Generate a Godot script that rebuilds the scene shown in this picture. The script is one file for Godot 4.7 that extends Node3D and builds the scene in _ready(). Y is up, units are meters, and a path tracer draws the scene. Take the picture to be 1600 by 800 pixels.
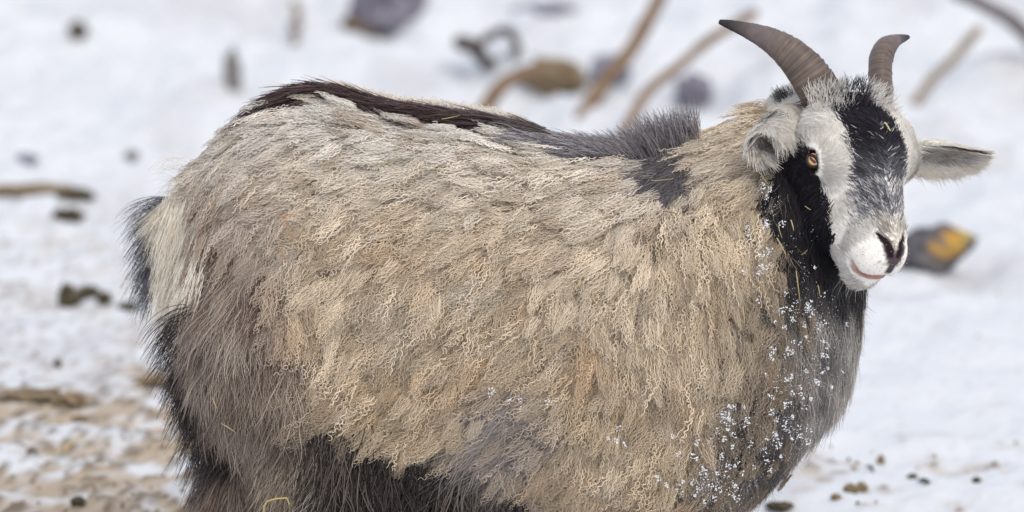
extends Node3D
# A shaggy grey-brown goat with a black and white face stands side-on in a snowy yard, photographed with a long lens.

const YC := 0.5            # height of the point the lens looks at
const DIST := 6.4
const TILT := 0.185        # how far the lens looks down (radians)
const PXM := 1230.0        # photo pixels per metre at the goat

var cam_at := Vector3.ZERO
var taken := {}
var rng := RandomNumberGenerator.new()
var big_noise := FastNoiseLite.new()
var mid_noise := FastNoiseLite.new()
var fine_noise := FastNoiseLite.new()
var lock_noise := FastNoiseLite.new()

# ------------------------------------------------------------------ helpers

class Buf:
	var v := PackedVector3Array()
	var n := PackedVector3Array()
	var c := PackedColorArray()
	var i := PackedInt32Array()

	func strand(pts: PackedVector3Array, r0: float, r1: float, sides: int, c0: Color, c1: Color) -> void:
		var m := pts.size()
		var first := v.size()
		for k in m:
			var t: Vector3 = (pts[mini(k + 1, m - 1)] - pts[maxi(k - 1, 0)]).normalized()
			var ref := Vector3(0.1, 0.2, 0.97)
			if absf(t.dot(ref)) > 0.9:
				ref = Vector3(0.3, 0.95, 0.0)
			var a := t.cross(ref).normalized()
			var b := t.cross(a)
			var f := float(k) / (m - 1)
			var r := lerpf(r0, r1, f * f)
			var col := c0.lerp(c1, f)
			for s in sides:
				var g := TAU * s / sides
				var d := a * cos(g) + b * sin(g)
				v.append(pts[k] + d * r)
				n.append(d)
				c.append(col)
		for k in m - 1:
			for s in sides:
				var p := first + k * sides + s
				var q := first + k * sides + (s + 1) % sides
				i.append_array([p, p + sides, q, q, p + sides, q + sides])

	func ring_tube(rings: Array, cols: Array, cap: bool) -> void:
		# rings: arrays of points, all of one length; a closed skin through them, with flat-ish fan caps
		var m: int = rings[0].size()
		var first := v.size()
		for k in rings.size():
			var mid := Vector3.ZERO
			for p in rings[k]:
				mid += p
			mid /= m
			for s in m:
				v.append(rings[k][s])
				n.append((rings[k][s] - mid).normalized())
				c.append(cols[k])
		for k in rings.size() - 1:
			for s in m:
				var p := first + k * m + s
				var q := first + k * m + (s + 1) % m
				i.append_array([p, p + m, q, q, p + m, q + m])
		if cap:
			for e in [0, rings.size() - 1]:
				var mid := Vector3.ZERO
				for p in rings[e]:
					mid += p
				mid /= m
				var at := v.size()
				v.append(mid)
				n.append((mid - rings[1 if e == 0 else e - 1][0]).normalized())
				c.append(cols[e])
				for s in m:
					var p: int = first + e * m + s
					var q: int = first + e * m + (s + 1) % m
					i.append_array([at, p, q] if e == 0 else [at, q, p])

	func flip_check() -> void:
		# turn every triangle so that its front agrees with its normals
		for t in range(0, i.size(), 3):
			var a := v[i[t]]
			var g := (v[i[t + 2]] - a).cross(v[i[t + 1]] - a)
			if g.dot(n[i[t]] + n[i[t + 1]] + n[i[t + 2]]) < 0:
				var k := i[t + 1]
				i[t + 1] = i[t + 2]
				i[t + 2] = k

	func smooth() -> void:
		n.resize(v.size())
		n.fill(Vector3.ZERO)
		for t in range(0, i.size(), 3):
			var a := v[i[t]]
			var g := (v[i[t + 2]] - a).cross(v[i[t + 1]] - a)
			n[i[t]] += g
			n[i[t + 1]] += g
			n[i[t + 2]] += g
		for k in n.size():
			n[k] = n[k].normalized()

	func mesh() -> ArrayMesh:
		var arr := []
		arr.resize(Mesh.ARRAY_MAX)
		arr[Mesh.ARRAY_VERTEX] = v
		arr[Mesh.ARRAY_NORMAL] = n
		arr[Mesh.ARRAY_COLOR] = c
		arr[Mesh.ARRAY_INDEX] = i
		var m := ArrayMesh.new()
		m.add_surface_from_arrays(Mesh.PRIMITIVE_TRIANGLES, arr)
		return m


func rgb(r: float, g: float, b: float) -> Color:
	return Color(r / 255.0, g / 255.0, b / 255.0).srgb_to_linear()


func ss(a: float, b: float, x: float) -> float:
	return smoothstep(a, b, x) if a < b else 1.0 - smoothstep(b, a, x)


func rnd(a: float, b: float) -> float:
	return rng.randf_range(a, b)


func named(called: String) -> String:
	taken[called] = taken.get(called, -1) + 1
	return called if taken[called] == 0 else "%s_%03d" % [called, taken[called]]


func tag(o: Node3D, label: String, category: String, group := "", kind := "") -> Node3D:
	if label: o.set_meta("label", label)
	if category: o.set_meta("category", category)
	if group: o.set_meta("group", group)
	if kind: o.set_meta("kind", kind)
	return o


func put(called: String, m: Mesh, mat: Material, parent: Node3D = self) -> MeshInstance3D:
	var o := MeshInstance3D.new()
	o.name = named(called) if parent == self else called
	o.mesh = m
	o.material_override = mat
	parent.add_child(o, true)
	return o


func base(called: String, at := Vector3.ZERO) -> Node3D:
	var o := Node3D.new()
	o.name = named(called)
	o.position = at
	add_child(o)
	return o


func matte(rough: float, spec := 0.3, vcol := true) -> StandardMaterial3D:
	var m := StandardMaterial3D.new()
	m.vertex_color_use_as_albedo = vcol
	m.roughness = rough
	m.metallic_specular = spec
	return m


func ray_of(px: float, py: float) -> Vector3:
	var dx := (px - 800.0) / PXM / DIST
	var dy := (400.0 - py) / PXM / DIST
	return Vector3(dx, -sin(TILT) + dy * cos(TILT), -cos(TILT) - dy * sin(TILT))


func at_z(px: float, py: float, z: float) -> Vector3:
	var d := ray_of(px, py)
	return cam_at + d * ((z - cam_at.z) / d.z)


func ground_y(x: float, z: float) -> float:
	var far := ss(-1.6, -4.5, z)
	var y := big_noise.get_noise_2d(x * 1.0, z * 1.0) * 0.07 * far
	y += mid_noise.get_noise_2d(x, z) * lerpf(0.014, 0.035, far)
	y += ss(-9.0, -40.0, z) * (-z - 9.0) * 0.10
	return y


func on_ground(px: float, py: float) -> Vector3:
	# the first place where that line of sight meets the snow
	var d := ray_of(px, py)
	var t := 5.5
	while t < 30.0:
		var p := cam_at + d * t
		if p.y < ground_y(p.x, p.z):
			break
		t += 0.02
	return cam_at + d * (t - 0.01)


func per_px(p: Vector3) -> float:
	return (p - cam_at).length() / DIST / PXM

# ------------------------------------------------------------------ implicit bodies

var bone_a := PackedVector3Array()
var bone_b := PackedVector3Array()
var bone_r := PackedFloat32Array()
var bone_s := PackedFloat32Array()
var bone_k := PackedFloat32Array()
var cut_a := PackedVector3Array()
var cut_b := PackedVector3Array()
var cut_r := PackedFloat32Array()


func no_bones() -> void:
	bone_a.clear(); bone_b.clear(); bone_r.clear(); bone_s.clear(); bone_k.clear()
	cut_a.clear(); cut_b.clear(); cut_r.clear()


func bone(a: Vector3, b: Vector3, r: float, s: float, k := 0.06) -> void:
	bone_a.append(a); bone_b.append(b); bone_r.append(r); bone_s.append(s); bone_k.append(k)


func cut(a: Vector3, b: Vector3, r: float) -> void:
	cut_a.append(a); cut_b.append(b); cut_r.append(r)


func field(p: Vector3) -> float:
	var d := 9.0
	for k in bone_a.size():
		var a := bone_a[k]
		var ab := bone_b[k] - a
		var ap := p - a
		var h := clampf(ap.dot(ab) / maxf(ab.length_squared(), 1e-9), 0.0, 1.0)
		var e := (ap - ab * h).length() - lerpf(bone_r[k], bone_s[k], h)
		var kk := bone_k[k]
		var g := maxf(kk - absf(d - e), 0.0) / kk
		d = minf(d, e) - g * g * kk * 0.25
	for k in cut_a.size():
		var a := cut_a[k]
		var ab := cut_b[k] - a
		var ap := p - a
		var h := clampf(ap.dot(ab) / maxf(ab.length_squared(), 1e-9), 0.0, 1.0)
		var e := cut_r[k] - (ap - ab * h).length()
		var g := maxf(0.006 - absf(d - e), 0.0) / 0.006
		d = maxf(d, e) + g * g * 0.0015
	return d


func nets(lo: Vector3, hi: Vector3, cell: float) -> Buf:
	var out := Buf.new()
	var bx := ceili((hi.x - lo.x) / cell / 4.0)
	var by := ceili((hi.y - lo.y) / cell / 4.0)
	var bz := ceili((hi.z - lo.z) / cell / 4.0)
	var nx := bx * 4 + 1
	var ny := by * 4 + 1
	var nz := bz * 4 + 1
	var val := PackedFloat32Array()
	val.resize(nx * ny * nz)
	val.fill(1e9)
	var idx := PackedInt32Array()
	idx.resize(nx * ny * nz)
	idx.fill(-1)
	var blocks := []
	for i in bx:
		for j in by:
			for k in bz:
				var mid := lo + Vector3(i * 4 + 2, j * 4 + 2, k * 4 + 2) * cell
				if absf(field(mid)) < cell * 4.2:
					blocks.append(Vector3i(i * 4, j * 4, k * 4))
	for b in blocks:
		for i in range(b.x, b.x + 5):
			for j in range(b.y, b.y + 5):
				for k in range(b.z, b.z + 5):
					var at: int = (i * ny + j) * nz + k
					if val[at] > 1e8:
						val[at] = field(lo + Vector3(i, j, k) * cell)
	var sy := nz
	var sx := ny * nz
	for b in blocks:
		for i in range(b.x, b.x + 4):
			for j in range(b.y, b.y + 4):
				for k in range(b.z, b.z + 4):
					var at: int = (i * ny + j) * nz + k
					var e := [val[at], val[at + 1], val[at + sy], val[at + sy + 1], val[at + sx], val[at + sx + 1], val[at + sx + sy], val[at + sx + sy + 1]]
					var inside := 0
					for q in 8:
						if e[q] < 0: inside += 1
					if inside == 0 or inside == 8:
						continue
					var sum := Vector3.ZERO
					var cnt := 0
					for q in 8:
						for w in [1, 2, 4]:
							if q & w == 0 and (e[q] < 0) != (e[q | w] < 0):
								var t: float = e[q] / (e[q] - e[q | w])
								var c := Vector3((q >> 2) & 1, (q >> 1) & 1, q & 1)
								if w == 1: c.z += t
								elif w == 2: c.y += t
								else: c.x += t
								sum += c
								cnt += 1
					idx[at] = out.v.size()
					out.v.append(lo + (Vector3(i, j, k) + sum / cnt) * cell)
					out.n.append(Vector3(e[4] + e[5] + e[6] + e[7] - e[0] - e[1] - e[2] - e[3], e[2] + e[3] + e[6] + e[7] - e[0] - e[1] - e[4] - e[5], e[1] + e[3] + e[5] + e[7] - e[0] - e[2] - e[4] - e[6]).normalized())
	for b in blocks:
		for i in range(b.x, b.x + 4):
			for j in range(b.y, b.y + 4):
				for k in range(b.z, b.z + 4):
					var at: int = (i * ny + j) * nz + k
					if idx[at] < 0:
						continue
					var s0 := val[at] < 0
					if j > 0 and k > 0 and s0 != (val[at + sx] < 0):
						quad(out, idx[at], idx[at - sy], idx[at - sy - 1], idx[at - 1])
					if i > 0 and k > 0 and s0 != (val[at + sy] < 0):
						quad(out, idx[at], idx[at - sx], idx[at - sx - 1], idx[at - 1])
					if i > 0 and j > 0 and s0 != (val[at + 1] < 0):
						quad(out, idx[at], idx[at - sx], idx[at - sx - sy], idx[at - sy])
	out.flip_check()
	return out


func quad(b: Buf, p: int, q: int, r: int, s: int) -> void:
	if q < 0 or r < 0 or s < 0:
		return
	b.i.append_array([p, q, r, p, r, s])


func join(into: Buf, more: Buf) -> void:
	var first := into.v.size()
	into.v.append_array(more.v)
	into.n.append_array(more.n)
	into.c.append_array(more.c)
	for k in more.i:
		into.i.append(k + first)

# ------------------------------------------------------------------ hair kits

class Kit:
	# copies of a few tuft meshes
	var meshes := []
	var where := []
	var tint := []

	func add(k: int, t: Transform3D, c: Color) -> void:
		where[k].append(t)
		tint[k].append(c)


func kit_of(meshes: Array) -> Kit:
	var k := Kit.new()
	k.meshes = meshes
	for m in meshes:
		k.where.append([])
		k.tint.append([])
	return k


func plant(kit: Kit, called: String, mat: Material, parent: Node3D, label := "") -> void:
	for k in kit.meshes.size():
		if kit.where[k].is_empty():
			continue
		var mm := MultiMesh.new()
		mm.transform_format = MultiMesh.TRANSFORM_3D
		mm.use_colors = true
		mm.mesh = kit.meshes[k]
		mm.instance_count = kit.where[k].size()
		for j in kit.where[k].size():
			mm.set_instance_transform(j, kit.where[k][j])
			mm.set_instance_color(j, kit.tint[k][j])
		var o := MultiMeshInstance3D.new()
		o.name = called
		o.multimesh = mm
		o.material_override = mat
		o.set_meta("kind", "stuff")
		if label: o.set_meta("label", label)
		parent.add_child(o, true)


func grey(f: float) -> Color:
	return Color(f, f, f)


func curl_lock(count: int, length: float, wide: float, amp: float, wave: float) -> ArrayMesh:
	# a crimped lock of wool along +x, on a surface whose normal is +y: many fine waves that draw together towards the tip
	var b := Buf.new()
	var phase := rnd(0, TAU)
	var bow := rnd(-0.3, 0.3)
	for s in count:
		var fine := s % 3 == 2
		var l := length * rnd(0.6, 1.08)
		var side := rnd(-1, 1)
		var high := rnd(0, 1)
		var ph := phase + side * 1.3 + rnd(-0.6, 0.6)
		var wv := wave * rnd(0.88, 1.15)
		var a := amp * rnd(0.55, 1.25)
		var tilt := rnd(-0.7, 0.7)
		var drift := rnd(-0.09, 0.09)
		var steps := ceili(l / wv * 8.0)
		var loopy := rnd(0.05, 0.45)
		var start := rnd(-0.1, 0.25) * length
		var pts := PackedVector3Array()
		for k in steps + 1:
			var t := float(k) / steps
			var g := t * l / wv * TAU + ph
			var grow := a * (0.4 + 0.75 * t) * (0.8 + 0.4 * sin(t * 5.0 + ph * 3.0))
			var across := sin(g) * grow
			var lift := cos(g) * grow * 0.55
			var close := 1.0 - 0.5 * t
			pts.append(Vector3(start + t * l - sin(2.0 * g) * grow * loopy, 0.001 + high * 0.006 * close + t * 0.17 * l + lift * cos(tilt), side * wide * close + across + lift * sin(tilt) + (drift * t + bow * t * t) * l))
		var r := rnd(0.0002, 0.0003) if fine else rnd(0.00030, 0.00056)
		var v := rnd(0.80, 1.12)
		b.strand(pts, r, r * 0.6, 3, Color(v * 0.97, v * 0.96, v * 0.95), Color(v * 1.04, v * 1.03, v * 1.01))
	return b.mesh()


func crimp_lock(count: int, length: float, amp: float, wave: float) -> ArrayMesh:
	# a few stouter crimped strands that ride on top of the fleece
	var b := Buf.new()
	var phase := rnd(0, TAU)
	for s in count:
		var l := length * rnd(0.6, 1.1)
		var ph := phase + rnd(-1.5, 1.5)
		var wv := wave * rnd(0.8, 1.2)
		var a := amp * rnd(0.6, 1.3)
		var off := Vector3(rnd(-0.4, 0.4) * length, rnd(0, 0.003), rnd(-0.008, 0.008))
		var steps := ceili(l / wv * 12.0)
		var loopy := rnd(0.2, 0.62)
		var bow := rnd(-0.3, 0.3)
		var pts := PackedVector3Array()
		for k in steps + 1:
			var t := float(k) / steps
			var g := t * l / wv * TAU + ph
			var grow := a * (0.6 + 0.5 * t) * (0.75 + 0.45 * sin(t * 6.0 + ph * 3.0))
			pts.append(off + Vector3(t * l - sin(2.0 * g) * grow * loopy, 0.002 + t * 0.12 * l + cos(g) * grow * 0.35, sin(g) * grow + bow * t * t * l))
		var r := rnd(0.0004, 0.00068)
		var v := rnd(0.9, 1.06)
		b.strand(pts, r, r * 0.6, 4, Color(v * 0.98, v * 0.97, v * 0.95), Color(v * 1.03, v * 1.02, v))
	return b.mesh()


func straight_tuft(count: int, spread: float, r: float, rise: float, fan: float, segs: int, wavy := 0.0) -> ArrayMesh:
	# unit-long hairs along +x
	var b := Buf.new()
	for s in count:
		var l := rnd(0.65, 1.1)
		var off := Vector3(rnd(-spread, spread) * 1.4, rnd(-0.04, 0.02), rnd(-spread, spread))
		var up := rise * rnd(0.5, 1.5)
		var side := rnd(-fan, fan)
		var bend := rnd(-fan, fan) * 0.7
		var w0 := rnd(0, TAU)
		var pts := PackedVector3Array()
		for k in segs + 1:
			var t := float(k) / segs
			pts.append(off + Vector3(t * l, up * t * l * (1.0 - 0.55 * t), (side * t + bend * t * t) * l + sin(w0 + t * 9.0) * wavy * t))
		var v := rnd(0.72, 1.18)
		b.strand(pts, r * rnd(0.8, 1.2), r * 0.25, 3, grey(v * 0.95), grey(v * 1.03))
	return b.mesh()


func frame_on(p: Vector3, nrm: Vector3, flow: Vector3, scale: Vector3) -> Transform3D:
	var x := (flow - nrm * flow.dot(nrm))
	if x.length_squared() < 1e-5:
		x = nrm.cross(Vector3(0.3, 0.1, 0.9))
	x = x.normalized()
	var z := x.cross(nrm).normalized()
	return Transform3D(Basis(x * scale.x, nrm * scale.y, z * scale.z), p)


func hair(b: Buf, root: Vector3, dir: Vector3, length: float, droop: float, r: float, col: Color, segs := 6) -> void:
	var pts := PackedVector3Array()
	var d := dir.normalized()
	var p := root
	var step := length / segs
	var curl := Vector3(rnd(-1, 1), rnd(-1, 1), rnd(-1, 1)) * 0.05
	for k in segs + 1:
		pts.append(p)
		p += d * step
		d = (d + Vector3(0, -droop, 0) + curl).normalized()
	b.strand(pts, r, r * 0.3, 3, col, col)

# ------------------------------------------------------------------ the goat's coat, told in the goat's own side-on measure

var lk_kind := 0
var lk_col := Color.WHITE
var lk_len := 1.0
var lk_dir := Vector3.ZERO
var lk_free := 1.0


func mixc(a: Color, b: Color, t: float) -> Color:
	return a.lerp(b, clampf(t, 0, 1))


func look(p: Vector3, nrm: Vector3) -> void:
	# side-on coordinates of the goat, in steps of 1/1230 m; belly side lower
	var x := 800.0 + p.x * PXM
	var y := 400.0 - (p.y - YC) * PXM + 30.0 * ss(0.0, 0.12, absf(p.z))
	var w1 := big_noise.get_noise_3d(p.x * 6.0, p.y * 6.0, p.z * 6.0)
	var w2 := fine_noise.get_noise_3d(p.x, p.y, p.z)
	x += w1 * 40.0 + w2 * 14.0
	y += w1 * 30.0 - w2 * 14.0
	# wool colour
	var col := mixc(rgb(244, 239, 230), rgb(241, 225, 201), ss(200, 380, y - 0.05 * (x - 600)))
	col = mixc(col, rgb(238, 218, 188), ss(420, 640, y) * 0.7)
	col = mixc(col, rgb(234, 204, 166), ss(0.1, 0.55, big_noise.get_noise_3d(p.x * 9.0 + 40.0, p.y * 9.0, p.z * 9.0)) * 0.75 * ss(280, 420, y))
	col = mixc(col, rgb(230, 223, 216), ss(0.15, 0.6, big_noise.get_noise_3d(p.x * 11.0 - 70.0, p.y * 11.0, p.z * 9.0)) * 0.3)
	col = mixc(col, rgb(238, 221, 194), ss(1000, 1150, x) * ss(560, 430, y) * 0.8)
	col = mixc(col, rgb(214, 200, 188), ss(520, 400, x) * ss(250, 340, y) * 0.8)
	col = mixc(col, rgb(196, 174, 148), ss(0.0, 0.5, lock_noise.get_noise_3d(p.x * 20.0 + 5.0, p.y * 24.0, p.z * 20.0)) * 0.55)
	# which way the locks lie
	var ang := lerpf(18.0, 46.0, ss(170, 400, y))
	ang = lerpf(ang, 84.0, ss(820, 1040, x) * ss(200, 420, y))
	ang = lerpf(ang, 66.0, ss(560, 440, x) * ss(260, 420, y))
	ang = lerpf(ang, 62.0, ss(620, 780, y))
	ang += w1 * 26.0 + w2 * 22.0 + rnd(-16, 16)
	lk_kind = 0
	lk_len = 1.0
	# coarse brown hair of the hind leg
	var pick := rng.randf()
	var rear := ss(520, 410, x) * ss(340, 450, y)
	rear = maxf(rear, ss(560, 490, x) * ss(590, 660, y))
	if rear <= pick:
		col = mixc(col, rgb(172, 156, 142), rear * 0.8)
	else:
		lk_kind = 1
		lk_len = rnd(0.045, 0.075)
		var red := ss(0.0, 0.5, mid_noise.get_noise_3d(p.x * 5.0, p.y * 3.0, p.z * 5.0))
		col = mixc(rgb(198, 186, 172), rgb(134, 114, 102), clampf(red * 0.8 + rnd(-0.15, 0.25), 0, 1))
		col = mixc(col, rgb(96, 86, 82), ss(560, 740, y + (360 - x) * 0.9) * rnd(0.1, 1.0))
		col = mixc(col, rgb(204, 190, 170), ss(380, 460, x) * ss(470, 560, y) * rnd(0.3, 0.9))
		var clump := lock_noise.get_noise_3d(p.x * 34.0, p.y * 14.0, p.z * 34.0)
		col = mixc(col, rgb(112, 80, 68), ss(0.0, 0.4, clump) * ss(620, 480, y) * 0.85)
		col = mixc(col, rgb(84, 76, 76), ss(0.05, 0.4, clump) * 0.6)
		col *= rnd(0.68, 1.35)
		col = mixc(col, rgb(150, 122, 104), 0.12)
		ang = lerpf(86.0, 60.0, ss(330, 280, x)) + rnd(-14, 14)
	# cream rump
	var cream := ss(350, 305, x) * ss(225, 270, y) * ss(560, 500, y)
	if cream > pick:
		lk_kind = 1
		lk_len = rnd(0.04, 0.06)
		col = mixc(rgb(250, 244, 230), rgb(238, 226, 204), rng.randf())
		ang = 84.0 + rnd(-8, 8)
	# dark curved fringe behind the thigh
	var fringe := ss(330, 295, x) * ss(470, 510, y)
	if fringe > pick:
		lk_kind = 1
		lk_len = rnd(0.05, 0.09)
		col = mixc(rgb(60, 54, 56), rgb(110, 100, 98), rng.randf() * rng.randf())
		ang = 48.0 + rnd(-16, 16)
	# black belly
	var line := 612.0 + (x - 500.0) * 0.6 if x < 640 else 696.0 + maxf(x - 740.0, 0) * 0.5
	var belly := ss(line - 16, line + 44, y) * ss(470, 510, x) * ss(900, 850, x)
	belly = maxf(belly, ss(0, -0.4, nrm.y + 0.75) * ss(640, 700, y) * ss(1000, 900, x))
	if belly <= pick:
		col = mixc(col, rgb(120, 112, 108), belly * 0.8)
	else:
		lk_kind = 1
		lk_len = rnd(0.06, 0.11)
		col = mixc(rgb(46, 41, 42), rgb(136, 124, 116), pow(rng.randf(), 2.0))
		ang = 80.0 + rnd(-14, 14)
	var pale := ss(488, 510, x) * ss(585, 555, x) * ss(700, 750, y)
	if pale > rng.randf() and lk_kind == 1:
		col = mixc(rgb(222, 216, 208), rgb(160, 152, 146), rng.randf())
	# silky grey patch above the elbow
	var silk := ss(1.5, 0.3, Vector2((x - 815.0) / 80.0, (y - 660.0) / 72.0).length())
	col = mixc(col, rgb(206, 196, 188), silk * 0.7)
	if silk * 0.9 > pick:
		lk_kind = 1
		lk_len = rnd(0.045, 0.07)
		col = mixc(rgb(196, 186, 180), rgb(112, 104, 106), ss(650, 760, y) + rnd(-0.35, 0.35))
		ang = 48.0 + rnd(-10, 10)
	# grey chest front
	var edge := 1222.0 - (y - 480.0) * 0.26
	var front := ss(edge - 150, edge + 60, x) * ss(405, 445, y)
	if front <= pick:
		col = mixc(col, rgb(150, 136, 122), clampf(front * 1.3, 0, 0.8))
	else:
		lk_kind = 1
		lk_len = rnd(0.035, 0.055)
		col = mixc(rgb(182, 172, 162), rgb(232, 227, 220), ss(edge + 20, edge + 90, x) + rnd(-0.5, 0.5))
		col = mixc(col, rgb(104, 96, 92), ss(0.0, 0.35, lock_noise.get_noise_3d(p.x * 40.0, p.y * 18.0, p.z * 40.0)) * 0.55)
		col *= rnd(0.72, 1.25)
		col = mixc(col, rgb(112, 106, 106), ss(0.1, 0.6, mid_noise.get_noise_3d(p.x * 4.0, p.y * 4.0, 8.0)) * 0.8)
		ang = 96.0 + rnd(-16, 16)
	var dark_low := ss(1.2, 0.5, Vector2((x - 1180.0) / 60.0, (y - 640.0) / 110.0).length()) * 0.75
	if dark_low > pick:
		col = mixc(col, rgb(104, 98, 96), 0.8)
	# black cheeks and throat
	var throat := ss(1175, 1232, x + (430 - y) * 0.1) * ss(205, 240, y) * ss(500, 450, y)
	if throat <= pick:
		col = mixc(col, rgb(120, 110, 100), throat * 0.7)
	else:
		lk_kind = 1
		lk_len = rnd(0.03, 0.05)
		col = mixc(mixc(rgb(34, 32, 38), rgb(92, 88, 90), pow(rng.randf(), 2.4)), rgb(150, 144, 140), ss(380, 480, y) * rng.randf())
		ang = 86.0 + rnd(-12, 12)
	# dark cross at the withers
	var cross := ss(1.5, 0.35, Vector2((x - 1040.0) / 44.0, (y - 282.0) / 62.0).length())
	if cross <= pick:
		col = mixc(col, rgb(160, 150, 144), cross * 0.7)
	else:
		lk_kind = 1
		lk_len = rnd(0.03, 0.045)
		col = mixc(rgb(82, 78, 84), rgb(150, 144, 144), rng.randf())
		ang = 75.0 + rnd(-20, 20)
	var stripe := ss(0.80, 0.92, nrm.y) * ss(0.014 + 0.040 * ss(820, 940, x), 0.004 + 0.036 * ss(820, 940, x), absf(p.z - 0.004 - 0.008 * ss(480, 600, x))) * ss(1100, 1060, x)
	if stripe > pick and x > 440:
		lk_kind = 1
		lk_len = rnd(0.03, 0.05)
		col = mixc(mixc(rgb(54, 44, 48), rgb(98, 84, 84), rng.randf()), rgb(158, 152, 154), ss(780, 900, x) * rnd(0.4, 1.0))
		ang = 8.0 + rnd(-10, 10)
	lk_free = 1.0 - clampf(1.6 * maxf(maxf(throat, cross), maxf(front, belly)), 0, 1)
	var rad := deg_to_rad(ang)
	lk_dir = Vector3(-cos(rad), -sin(rad), 0)
	lk_col = col


# ------------------------------------------------------------------ the head, told along its own axes: a to the nose, b to its left side, c to the brow

var hd := Transform3D()
const HEAD_YAW := 0.56
const HEAD_PITCH := 0.873


func head_axes() -> void:
	var f := Vector3(sin(HEAD_YAW) * cos(HEAD_PITCH), -sin(HEAD_PITCH), cos(HEAD_YAW) * cos(HEAD_PITCH))
	var s := Vector3(cos(HEAD_YAW), 0, -sin(HEAD_YAW))
	var u := Vector3(sin(HEAD_YAW) * sin(HEAD_PITCH), cos(HEAD_PITCH), cos(HEAD_YAW) * sin(HEAD_PITCH))
	# the head is also tipped a little to its own left
	var tip := Basis(Vector3(0, sin(TILT), cos(TILT)), -0.13)
	hd = Transform3D(tip * Basis(f, s, u), at_z(1325, 152, 0.12))


func face_colour(h: Vector3) -> Color:
	var n := fine_noise.get_noise_3d(h.x * 2.0, h.y * 2.0, h.z * 2.0) * 0.006
	var a := h.x + n
	var b := absf(h.y) + n
	var c := h.z
	var white := mixc(rgb(254, 251, 245), rgb(246, 237, 222), rng.randf() * 0.7)
	var col := white
	# dark blaze
	var mid := absf(h.y + 0.004) + n
	var half := 0.036 - 0.05 * maxf(a - 0.07, 0.0) - 0.30 * maxf(0.045 - a, 0.0)
	var blaze := ss(half + 0.006, half - 0.006, mid) * ss(0.205, 0.178, a) * ss(-0.03, -0.01, c)
	blaze *= 0.99 - 0.22 * ss(0.105, 0.17, a)
	if blaze > rng.randf():
		col = mixc(rgb(26, 24, 32), rgb(66, 62, 70), pow(rng.randf(), 3.0))
		col = mixc(col, rgb(172, 172, 178), ss(0.085, 0.155, a) * rng.randf())
	# bridge of the nose is dusted beige
	var dust := ss(0.185, 0.205, a) * ss(0.02, 0.008, b) * ss(-0.02, 0.0, c) * 0.8
	if dust > rng.randf():
		col = mixc(rgb(214, 204, 190), rgb(164, 156, 146), rng.randf())
	# black cheeks
	var cheek := ss(edge_of(a) + 0.005, edge_of(a) - 0.008, c) * ss(0.050, 0.066, a) * ss(0.02, 0.028, b + 0.03 * ss(-0.05, -0.07, c))
	if a > 0.18: cheek *= ss(-0.094, -0.100, c)
	if cheek > rng.randf():
		col = mixc(rgb(24, 22, 28), rgb(64, 60, 66), pow(rng.randf(), 3.0))
	# pale wool behind the ears and at the poll
	return col


func _ready() -> void:
	rng.seed = 11
	for q in [[big_noise, 3, 1.0, 3], [mid_noise, 5, 4.0, 3], [fine_noise, 7, 38.0, 2], [lock_noise, 9, 1.0, 2]]:
		q[0].seed = q[1]
		q[0].noise_type = FastNoiseLite.TYPE_SIMPLEX
		q[0].frequency = q[2]
		q[0].fractal_octaves = q[3]
	# camera: a long lens, wide open
	cam_at = Vector3(0, YC + DIST * sin(TILT), DIST * cos(TILT))
	var cam := Camera3D.new()
	cam.name = "camera"
	var att := CameraAttributesPhysical.new()
	att.frustum_focal_length = 12.0 / (400.0 / PXM / DIST)
	att.frustum_focus_distance = DIST - 0.16
	att.exposure_aperture = 4.8
	att.frustum_near = 0.1
	att.frustum_far = 400.0
	cam.attributes = att
	cam.near = 0.1
	cam.far = 400.0
	add_child(cam)
	cam.position = cam_at
	cam.rotation = Vector3(-TILT, 0, 0)
	cam.fov = rad_to_deg(2.0 * atan(400.0 / PXM / DIST))
	# overcast winter sky
	var env := Environment.new()
	var sky := Sky.new()
	var sm := ProceduralSkyMaterial.new()
	sm.sky_top_color = Color(0.87, 0.89, 0.95)
	sm.sky_horizon_color = Color(0.84, 0.87, 0.94)
	sm.sky_curve = 0.2
	sm.ground_horizon_color = Color(0.80, 0.82, 0.88)
	sm.ground_bottom_color = Color(0.80, 0.82, 0.88)
	sm.sky_energy_multiplier = 1.0
	sky.sky_material = sm
	env.background_mode = Environment.BG_SKY
	env.sky = sky
	env.tonemap_mode = Environment.TONE_MAPPER_LINEAR
	env.tonemap_exposure = 1.2
	env.sdfgi_enabled = true
	env.ssao_enabled = true
	env.ssil_enabled = true
	var we := WorldEnvironment.new()
	we.name = "environment"
	we.environment = env
	add_child(we)
	var sun := DirectionalLight3D.new()
	sun.name = "sun"
	sun.light_energy = 0.5
	sun.light_color = Color(1.0, 0.97, 0.93)
	sun.light_angular_distance = 24.0
	sun.shadow_enabled = true
	sun.rotation = Vector3(deg_to_rad(-44), deg_to_rad(24), 0)
	add_child(sun)

	build_ground()
	build_goat()
	build_backdrop()
	build_small_things()


# ------------------------------------------------------------------ ground

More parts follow.
